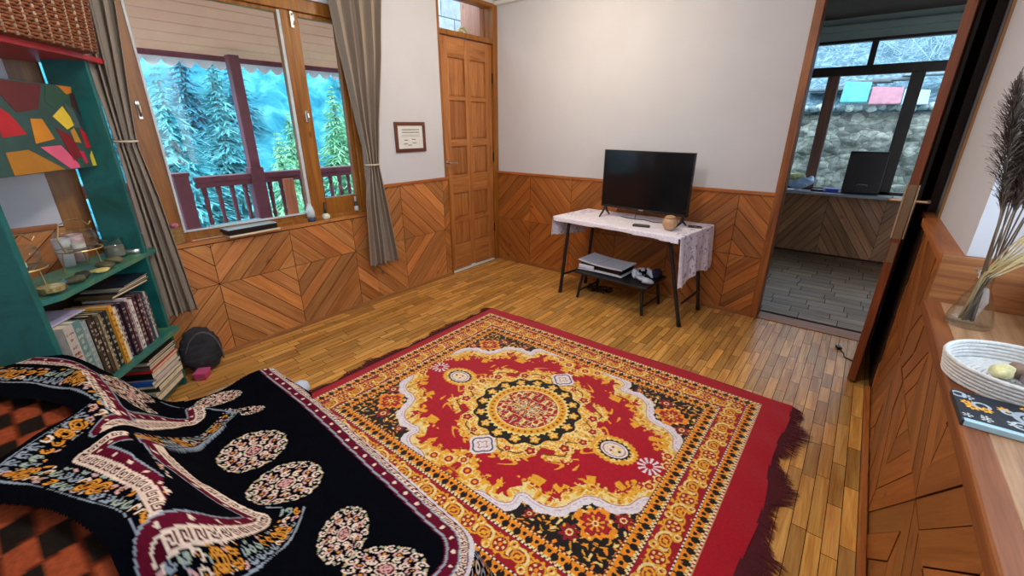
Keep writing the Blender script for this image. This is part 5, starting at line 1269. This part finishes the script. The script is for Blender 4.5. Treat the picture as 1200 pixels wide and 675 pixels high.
def railing(y0, y1, lab):
    t = thing('balcony_railing', lab, 'railing', (-1.30, (y0 + y1) / 2, 0)); h = (y1 - y0) / 2
    MB().box((-.045, -h, .905), (.045, h, .955), bev=.012).box((-.025, -h, .865), (.025, h, .905), bev=.004).build('handrail', MARW, t)
    MB().box((-.03, -h, .10), (.03, h, .15), bev=.004).build('bottom_rail', MARW, t)
    n = max(2, int(round(2 * h / .095))); first = None
    for k in range(n):
        y = -h + (k + .5) * 2 * h / n
        if first is None:
            first = MB().lathe([(.020, .15), (.020, .25), (.014, .27), (.021, .31), (.026, .40), (.021, .50), (.013, .56), (.019, .59), (.013, .62), (.017, .70), (.020, .76), (.013, .79), (.020, .81), (.020, .87)], (0, 0, 0), 14).build('baluster', MARW, t, True); first.location = (0, y, 0)
        else:
            c = first.copy(); COL.objects.link(c); c.parent = t; c.location = (0, y, 0)
railing(-5.9, -2.43, 'maroon balcony railing stretch at the far left, outside the narrow window'); railing(-2.24, -1.83, 'maroon balcony railing between the two posts outside the big window'); railing(-1.72, -.35, 'maroon balcony railing right of the tall balcony post')
nw = thing('newel_post', 'stout maroon newel post at the left of the balcony railing', 'post', (-1.30, -2.335, 0))
MB().box((-.05, -.05, 0), (.05, .05, .97), bev=.006).build('shaft', MARW, nw); MB().box((-.06, -.06, .97), (.06, .06, .995), bev=.006).build('cap', MARW, nw)
pk = thing('wooden_plank', 'orange brown plank leaning on the balcony railing right of the post', 'plank', (-1.20, -1.55, -.01))
MB().box((-.015, -.045, 0), (.015, .045, .90), bev=.002).build('board', wood('orange plank', 'a4522c', 'd07c50', axis=2), pk)
# block wall seen through the door's transom
bw = NT('grey concrete blocks'); tc = bw.add('ShaderNodeTexCoord'); br = bw.add('ShaderNodeTexBrick')
mp = bw.add('ShaderNodeMapping'); mp.inputs['Rotation'].default_value = (PI / 2, 0, PI / 2); bw.link(tc.outputs['Object'], mp.inputs[0])
sx_ = bw.add('ShaderNodeSeparateXYZ'); bw.link(tc.outputs['Object'], sx_.inputs[0]); cx_ = bw.add('ShaderNodeCombineXYZ'); bw.link(sx_.outputs[1], cx_.inputs[0]); bw.link(sx_.outputs[2], cx_.inputs[1])
bw.link(cx_.outputs[0], br.inputs['Vector']); br.inputs['Scale'].default_value = 1; br.inputs['Brick Width'].default_value = .40; br.inputs['Row Height'].default_value = .19; br.inputs['Mortar Size'].default_value = .006
br.inputs['Color1'].default_value = rgba('98a4ac'); br.inputs['Color2'].default_value = rgba('b0bac0'); br.inputs['Mortar'].default_value = rgba('4c545c')
nz_ = bw.noise(tc.outputs['Object'], 14, 5); bw.link(bw.mult(br.outputs['Color'], bw.ramp(nz_, [(.3, (.75, .75, .75)), (.7, (1.1, 1.1, 1.1))])), bw.b.inputs['Base Color']); bw.set(Roughness=.9)
struct(box('wall_blocks', (-1.30, -.28, 0), (-1.14, 2.6, 3.4), bw.m, bev=0))
t = thing('door_ledge_coil', 'pale coiled hose lying on the ledge above the pine door', 'hose', (-.20, -.24, 2.071))
t.name = 'coiled_hose'
MB().tube([(0 + .02 * math.sin(a * .1), .075 * math.cos(a), .012 + abs(.075 * math.sin(a))) for a in np.linspace(0, PI, 24)], .012, 8).tube([(-.03, .055 * math.cos(a), .012 + abs(.055 * math.sin(a))) for a in np.linspace(0, PI, 24)], .011, 8).build('hose_loop', plain('pale green hose', 'c4c8a0', .6), t, True)
struct(box('trim_6', (-.36, -.73, 2.035), (-.105, -.04, 2.07), FRAME)); struct(box('trim_7', (-.36, -.10, 2.07), (-.12, -.04, 2.50), wood('pinkish side board', 'a06c58', 'c0907c', axis=2)))

def leafmat(name, c1, c2):
    t = NT(name); at = t.add('ShaderNodeTexCoord'); f = t.noise(at.outputs['Object'], 1.6, 4)
    t.link(t.ramp(f, [(.35, rgba(c1)), (.65, rgba(c2))]), t.b.inputs['Base Color']); t.set(Roughness=.8); return t.m
FOL = [leafmat('hazed blue green needles', '3a94a0', '66b8bc'), leafmat('hazed light green needles', '6cb48c', '9cd0a4'), leafmat('deep hazed blue green needles', '2c7c94', '4494a8')]  # needle colours mixed bluish and pale, haze painted in
BARK = plain('blue grey bark', '4c5c60', .9)
def conifer_mesh(h, r, seed, n_lv=74, dens=1.0):
    rnd = random.Random(seed); m = MB()
    for l in range(n_lv):
        f = l / n_lv; z = h * (1 - f ** 1.0) ; rr0 = r * (f ** .85) * (1 + .12 * math.sin(l * 2.4)) + .02
        nb_ = int((9 + 22 * f) * dens)
        for k in range(nb_):
            a = rnd.uniform(0, 2 * PI); L = rr0 * rnd.uniform(.65, 1.15); dz = -L * rnd.uniform(.15, .45)
            for q in range(8):
                t0 = (q + .3) / 8; c = Vector((math.cos(a) * L * t0, math.sin(a) * L * t0, z + dz * t0 + .06 * L * math.sin(PI * t0)))
                w = L * .24 * (1.15 - t0) + .06; sa2 = a + rnd.uniform(-.9, .9); ln_ = L * .24 + .09
                d_ = Vector((math.cos(sa2), math.sin(sa2), rnd.uniform(-.7, -.05))) * ln_; s_ = Vector((-math.sin(sa2), math.cos(sa2), rnd.uniform(-.3, .3))) * w * .5
                m.face([c - s_ * .5, c + s_ * .5, c + d_ + s_ * .25, c + d_ * 1.15, c + d_ - s_ * .25])
    return m
protos = []
for k in range(3):
    hh, rr2 = ((11, 3.0), (10, 2.7), (12, 2.8))[k]
    f_ = conifer_mesh(hh, rr2, 40 + k).build('foliage', FOL[k]); t_ = MB().tube([(0, 0, 0), (.05, 0, hh * .5), (0, 0, hh * .97)], [.20, .12, .03], 8).build('trunk', BARK)
    protos.append((f_, t_, hh))
used_ = set()
def tree(k, x, y, top, sc, lab, grp=None, rz=0):
    f_, t_, hh = protos[k]; e = thing('conifer_tree', lab, 'tree', (x, y, top - hh * sc), rz, grp); e.scale = (sc, sc, sc)
    if k in used_:
        f2 = f_.copy(); t2 = t_.copy(); COL.objects.link(f2); COL.objects.link(t2)
    else: f2, t2 = f_, t_; used_.add(k)
    f2.parent = e; t2.parent = e
tree(0, -12, .55, 2.75, 1.0, 'blue green conifer nearest the left edge of the big window', rz=1)
tree(0, -13, 2.15, 2.9, .95, 'blue green conifer in the middle of the big window, left of the balcony post', rz=3)
tree(1, -10, 2.4, 1.15, .8, 'light green conifer just left of the window mullion behind the railing post', rz=2)
tree(1, -12.5, 4.0, 1.7, .8, 'light green conifer seen right beside the window mullion', rz=4)
tree(1, -12, 5.4, 2.6, 1.0, 'pale green conifer filling the narrow right window pane', rz=0)
tree(2, -11, -2.3, 2.4, .9, 'deep blue conifer seen through the narrow left window')
rnd = random.Random(21)
for k in range(26):
    x = rnd.uniform(-34, -19); y = -3 + k * .95 + rnd.uniform(-.6, .6)
    tree((2, 0, 2, 1)[k % 4] if k % 4 else 2, x, y, 2.0 + (-x - 17) * .32 + rnd.uniform(-1, 1.5), rnd.uniform(1.0, 1.35), 'hazy blue conifer on the slope behind the nearer trees', 'conifers on the far slope', rnd.uniform(0, 6))
hs = NT('wooded hillside'); tc = hs.add('ShaderNodeTexCoord'); f1 = hs.noise(tc.outputs['Object'], .9, 6, .65, .6)
hs.link(hs.ramp(f1, [(.35, rgba('24687e')), (.5, rgba('388898')), (.68, rgba('60a8b0'))]), hs.b.inputs['Base Color']); hs.set(Roughness=1.0)  # hill colours kept bluish and lightened to carry the haze
hs.b.inputs['Specular IOR Level'].default_value = 0
xs = np.linspace(-60, -8, 120); ys = np.linspace(-30, 70, 160); X, Y = np.meshgrid(xs, ys, indexing='ij')
Z = -9 + .9 * np.clip(-X - 14, 0, 99) + 3 * vnoise(X * .16, Y * .16, 3) + 1.6 * vnoise(X * .5, Y * .5, 4) + .8 * vnoise(X * 1.1, Y * 1.1, 5)
struct(fast_grid('ground_hillside', X, Y, Z, np.ones(X.shape + (3,)), hs.m))
struct(box('ground_valley', (-60, -40, -9.4), (-.3, 70, -9), plain('valley meadow', '4c9c8c', 1.0), bev=0))

# ------------------------------------------------------------------ outside, back room side: stone wall, sheets, brush
stn = NT('old grey stone wall'); tc = stn.add('ShaderNodeTexCoord'); vo = stn.add('ShaderNodeTexVoronoi', feature='DISTANCE_TO_EDGE'); vo.inputs['Scale'].default_value = 7
mpv = stn.mapping(tc.outputs['Object'], (1, 1, 1.7)); stn.link(mpv, vo.inputs['Vector']); vc = stn.add('ShaderNodeTexVoronoi'); vc.inputs['Scale'].default_value = 7; stn.link(mpv, vc.inputs['Vector'])
c_ = stn.ramp(vc.outputs['Color'], [(0, rgba('505450')), (.5, rgba('787e78')), (1, rgba('b0b4aa'))])
c_ = stn.mult(c_, stn.ramp(vo.outputs['Distance'], [(.0, (.55, .58, .6)), (.05, (1, 1, 1))])); nz_ = stn.noise(tc.outputs['Object'], 14, 8, .8); c_ = stn.mult(c_, stn.ramp(nz_, [(.36, (.35, .38, .38)), (.5, (.9, .9, .9)), (.64, (1.4, 1.4, 1.4))]))
stn.link(c_, stn.b.inputs['Base Color']); stn.set(Roughness=.95); stn.bump(vo.outputs['Distance'], .8, .04)
xs = np.linspace(0, 6.5, 320); zs = np.linspace(-.2, 1.56, 110); X, Zg = np.meshgrid(xs, zs, indexing='ij')
Yg = 4.25 + .08 * vnoise(X * 4, Zg * 6, 2) + .05 * vnoise(X * 11, Zg * 15, 3) + .10 * sstep(1.3, 1.56, Zg)
Zg2 = Zg + sstep(1.2, 1.56, Zg) * .10 * (vnoise(X * 2.5, X * 0, 6) - .5)
struct(fast_grid('wall_retaining', X, Yg, Zg2, np.ones(X.shape + (3,)), stn.m))
struct(box('ground_yard', (-1, 2.42, -.3), (8, 4.4, -.02), plain('yard earth', '747a74', 1.0), bev=0))
brm = NT('brushy winter slope'); tc = brm.add('ShaderNodeTexCoord'); w1_ = brm.noise(tc.outputs['Object'], 7, 8, .8, 2.5)
brm.link(brm.ramp(w1_, [(.38, rgba('34505c')), (.5, rgba('587888')), (.6, rgba('88a8b4'))]), brm.b.inputs['Base Color']); brm.set(Roughness=1)
xs = np.linspace(-6, 14, 160); ys = np.linspace(4.33, 16, 100); X, Y = np.meshgrid(xs, ys, indexing='ij')
struct(fast_grid('ground_slope', X, Y, 1.50 + (Y - 4.33) * .55 + .25 * vnoise(X * 1.2, Y * 1.2, 3) * sstep(4.5, 6, Y) + .1 * vnoise(X * 4, Y * 4, 5) * sstep(4.5, 6, Y), np.ones(X.shape + (3,)), brm.m))
m = MB(); rb = random.Random(9)
for k in range(1500):
    x = rb.uniform(-.5, 6); y = rb.uniform(5.4, 9); z = 1.5 + (y - 4.33) * .55; L = rb.uniform(.3, 1.0); a = rb.gauss(0, .9); b_ = rb.uniform(-.4, .4)
    p = Vector((x, y, z)); q = p + Vector((math.sin(a) * L, b_ * L, abs(math.cos(a)) * L)); mid = (p + q) / 2 + Vector((rb.gauss(0, .05), 0, rb.gauss(0, .05)))
    m.tube([p, mid, q], [.008, .006, .003], 3, cap=False)
tag(m.build('brushwood', plain('pale bare twigs', '8cacb8', .9, var=.3), None), 'tangle of pale bare twigs on the slope above the stone wall', 'bush', None, 'stuff')
def sheet(name, lab, cat, x0, x1, z0, z1, col, y=4.22, corr=.0, group=None):
    t = thing(name, lab, cat, ((x0 + x1) / 2, y, z0), 0, group); h = (x1 - x0) / 2
    U, V = np.meshgrid(np.linspace(-h, h, 60), np.linspace(0, 1, 12), indexing='ij')
    o = MB().grid(U, .20 * V + corr * np.sin(U * 70) + .01 * np.sin(U * 12), (z1 - z0) * V - .01 * np.sin(U * 9) * V).build('sheet', plain('sheet ' + col, col, .5, var=.15, scale=14), t, True)
    sd = o.modifiers.new('thickness', 'SOLIDIFY'); sd.thickness = .012
sheet('tarpaulin', 'turquoise tarpaulin heap on top of the stone wall', 'tarpaulin', 2.43, 2.72, 1.62, 1.88, '44a0a8')
sheet('roof_sheet', 'pink patterned sheet lying on top of the stone wall', 'sheet', 2.74, 3.06, 1.59, 1.80, 'a06c7c', 4.20, .004)
sheet('roof_sheet', 'pale blue sheet right of the pink one on the stone wall', 'sheet', 3.07, 3.32, 1.58, 1.76, '90b0c0', 4.22)
rb = random.Random(3)
for k in range(7):
    x = 2.25 + k * .24 + rb.uniform(-.05, .05); z = 1.80 + .04 * (k % 3) + (.10 if k > 2 else 0)
    t = thing('stone_slab', 'flat grey slate slab in the pile behind the sheets on the wall', 'slab', (x, 4.62 + rb.uniform(0, .1), z), rb.uniform(-.3, .3), 'slate slabs on the stone wall')
    MB().box((-.24, -.15, 0), (.24, .15, .035), bev=.008).build('slab_body', plain('slate %d' % (k % 3), ('7c8c94', '98a8b0', '6c7478')[k % 3], .8, var=.25), t)
for k in range(16):
    x = 2.05 + k * .095 + rb.uniform(-.03, .03)
    stone('wall_stone', 'loose grey stone in the row along the top of the stone wall', (x, 4.33, 1.50 + rb.uniform(0, .03)), (.07, .06, .045), ('8ca0a4', '70868c', 'b0c0c0')[k % 3], 200 + k, 'loose stones on top of the wall')

# ------------------------------------------------------------------ light and camera
w = bpy.data.worlds.new('World'); scn.world = w; w.use_nodes = True
bg = w.node_tree.nodes['Background']; bg.inputs['Color'].default_value = (.72, .87, 1.0, 1); bg.inputs['Strength'].default_value = 4.6
def lamp(name, loc, power, col, r, label):
    t = thing(name, label, 'lamp', loc)
    m = MB().lathe([(0, .06), (.02, .06), (.02, .02), (0, .02)], seg=16).build('socket', plain('white socket', 'd8d8d4', .4), t, True)
    MB().tube([(0, 0, .05), (0, 0, ZC - loc[2])], .003, 6).build('cord', plain('white cord', 'd0d0cc', .6), t)
    l = bpy.data.lights.new(name + '_light', 'POINT'); l.energy = power; l.color = col; l.shadow_soft_size = r
    lo = bpy.data.objects.new('bulb_light', l); COL.objects.link(lo); lo.location = (0, 0, -.02); lo.parent = t
lamp('pendant_bulb', (1.15, -.95, 2.12), 30, (1.0, .80, .56), .05, 'bare warm bulb hanging from the ceiling near the back wall')
lamp('fill_bulb', (1.9, -2.7, 2.20), 44, (1.0, .94, .89), .10, 'added fill bulb out of view over the sofa')  # added bulb, out of view, for general fill light
cam = bpy.data.cameras.new('Camera'); co = bpy.data.objects.new('Camera', cam); COL.objects.link(co)
co.location = (2.888488, -3.42311, 1.34); co.rotation_euler = (math.radians(90 - 20.681), math.radians(0), math.radians(38.422))
cam.sensor_width = 36; cam.lens = 504.026 / 1200 * 36; cam.clip_start = .02; cam.clip_end = 300
scn.camera = co
scn.view_settings.view_transform = 'Standard'; scn.view_settings.look = 'None'; scn.view_settings.gamma = 1; scn.view_settings.exposure = 0.0
scn.view_settings.use_curve_mapping = False
scn.cycles.use_denoising = True
try: scn.cycles.denoiser = 'OPENIMAGEDENOISE'
except Exception: pass
scn.cycles.max_bounces = 10; scn.cycles.transparent_max_bounces = 24; scn.cycles.sample_clamp_indirect = 6
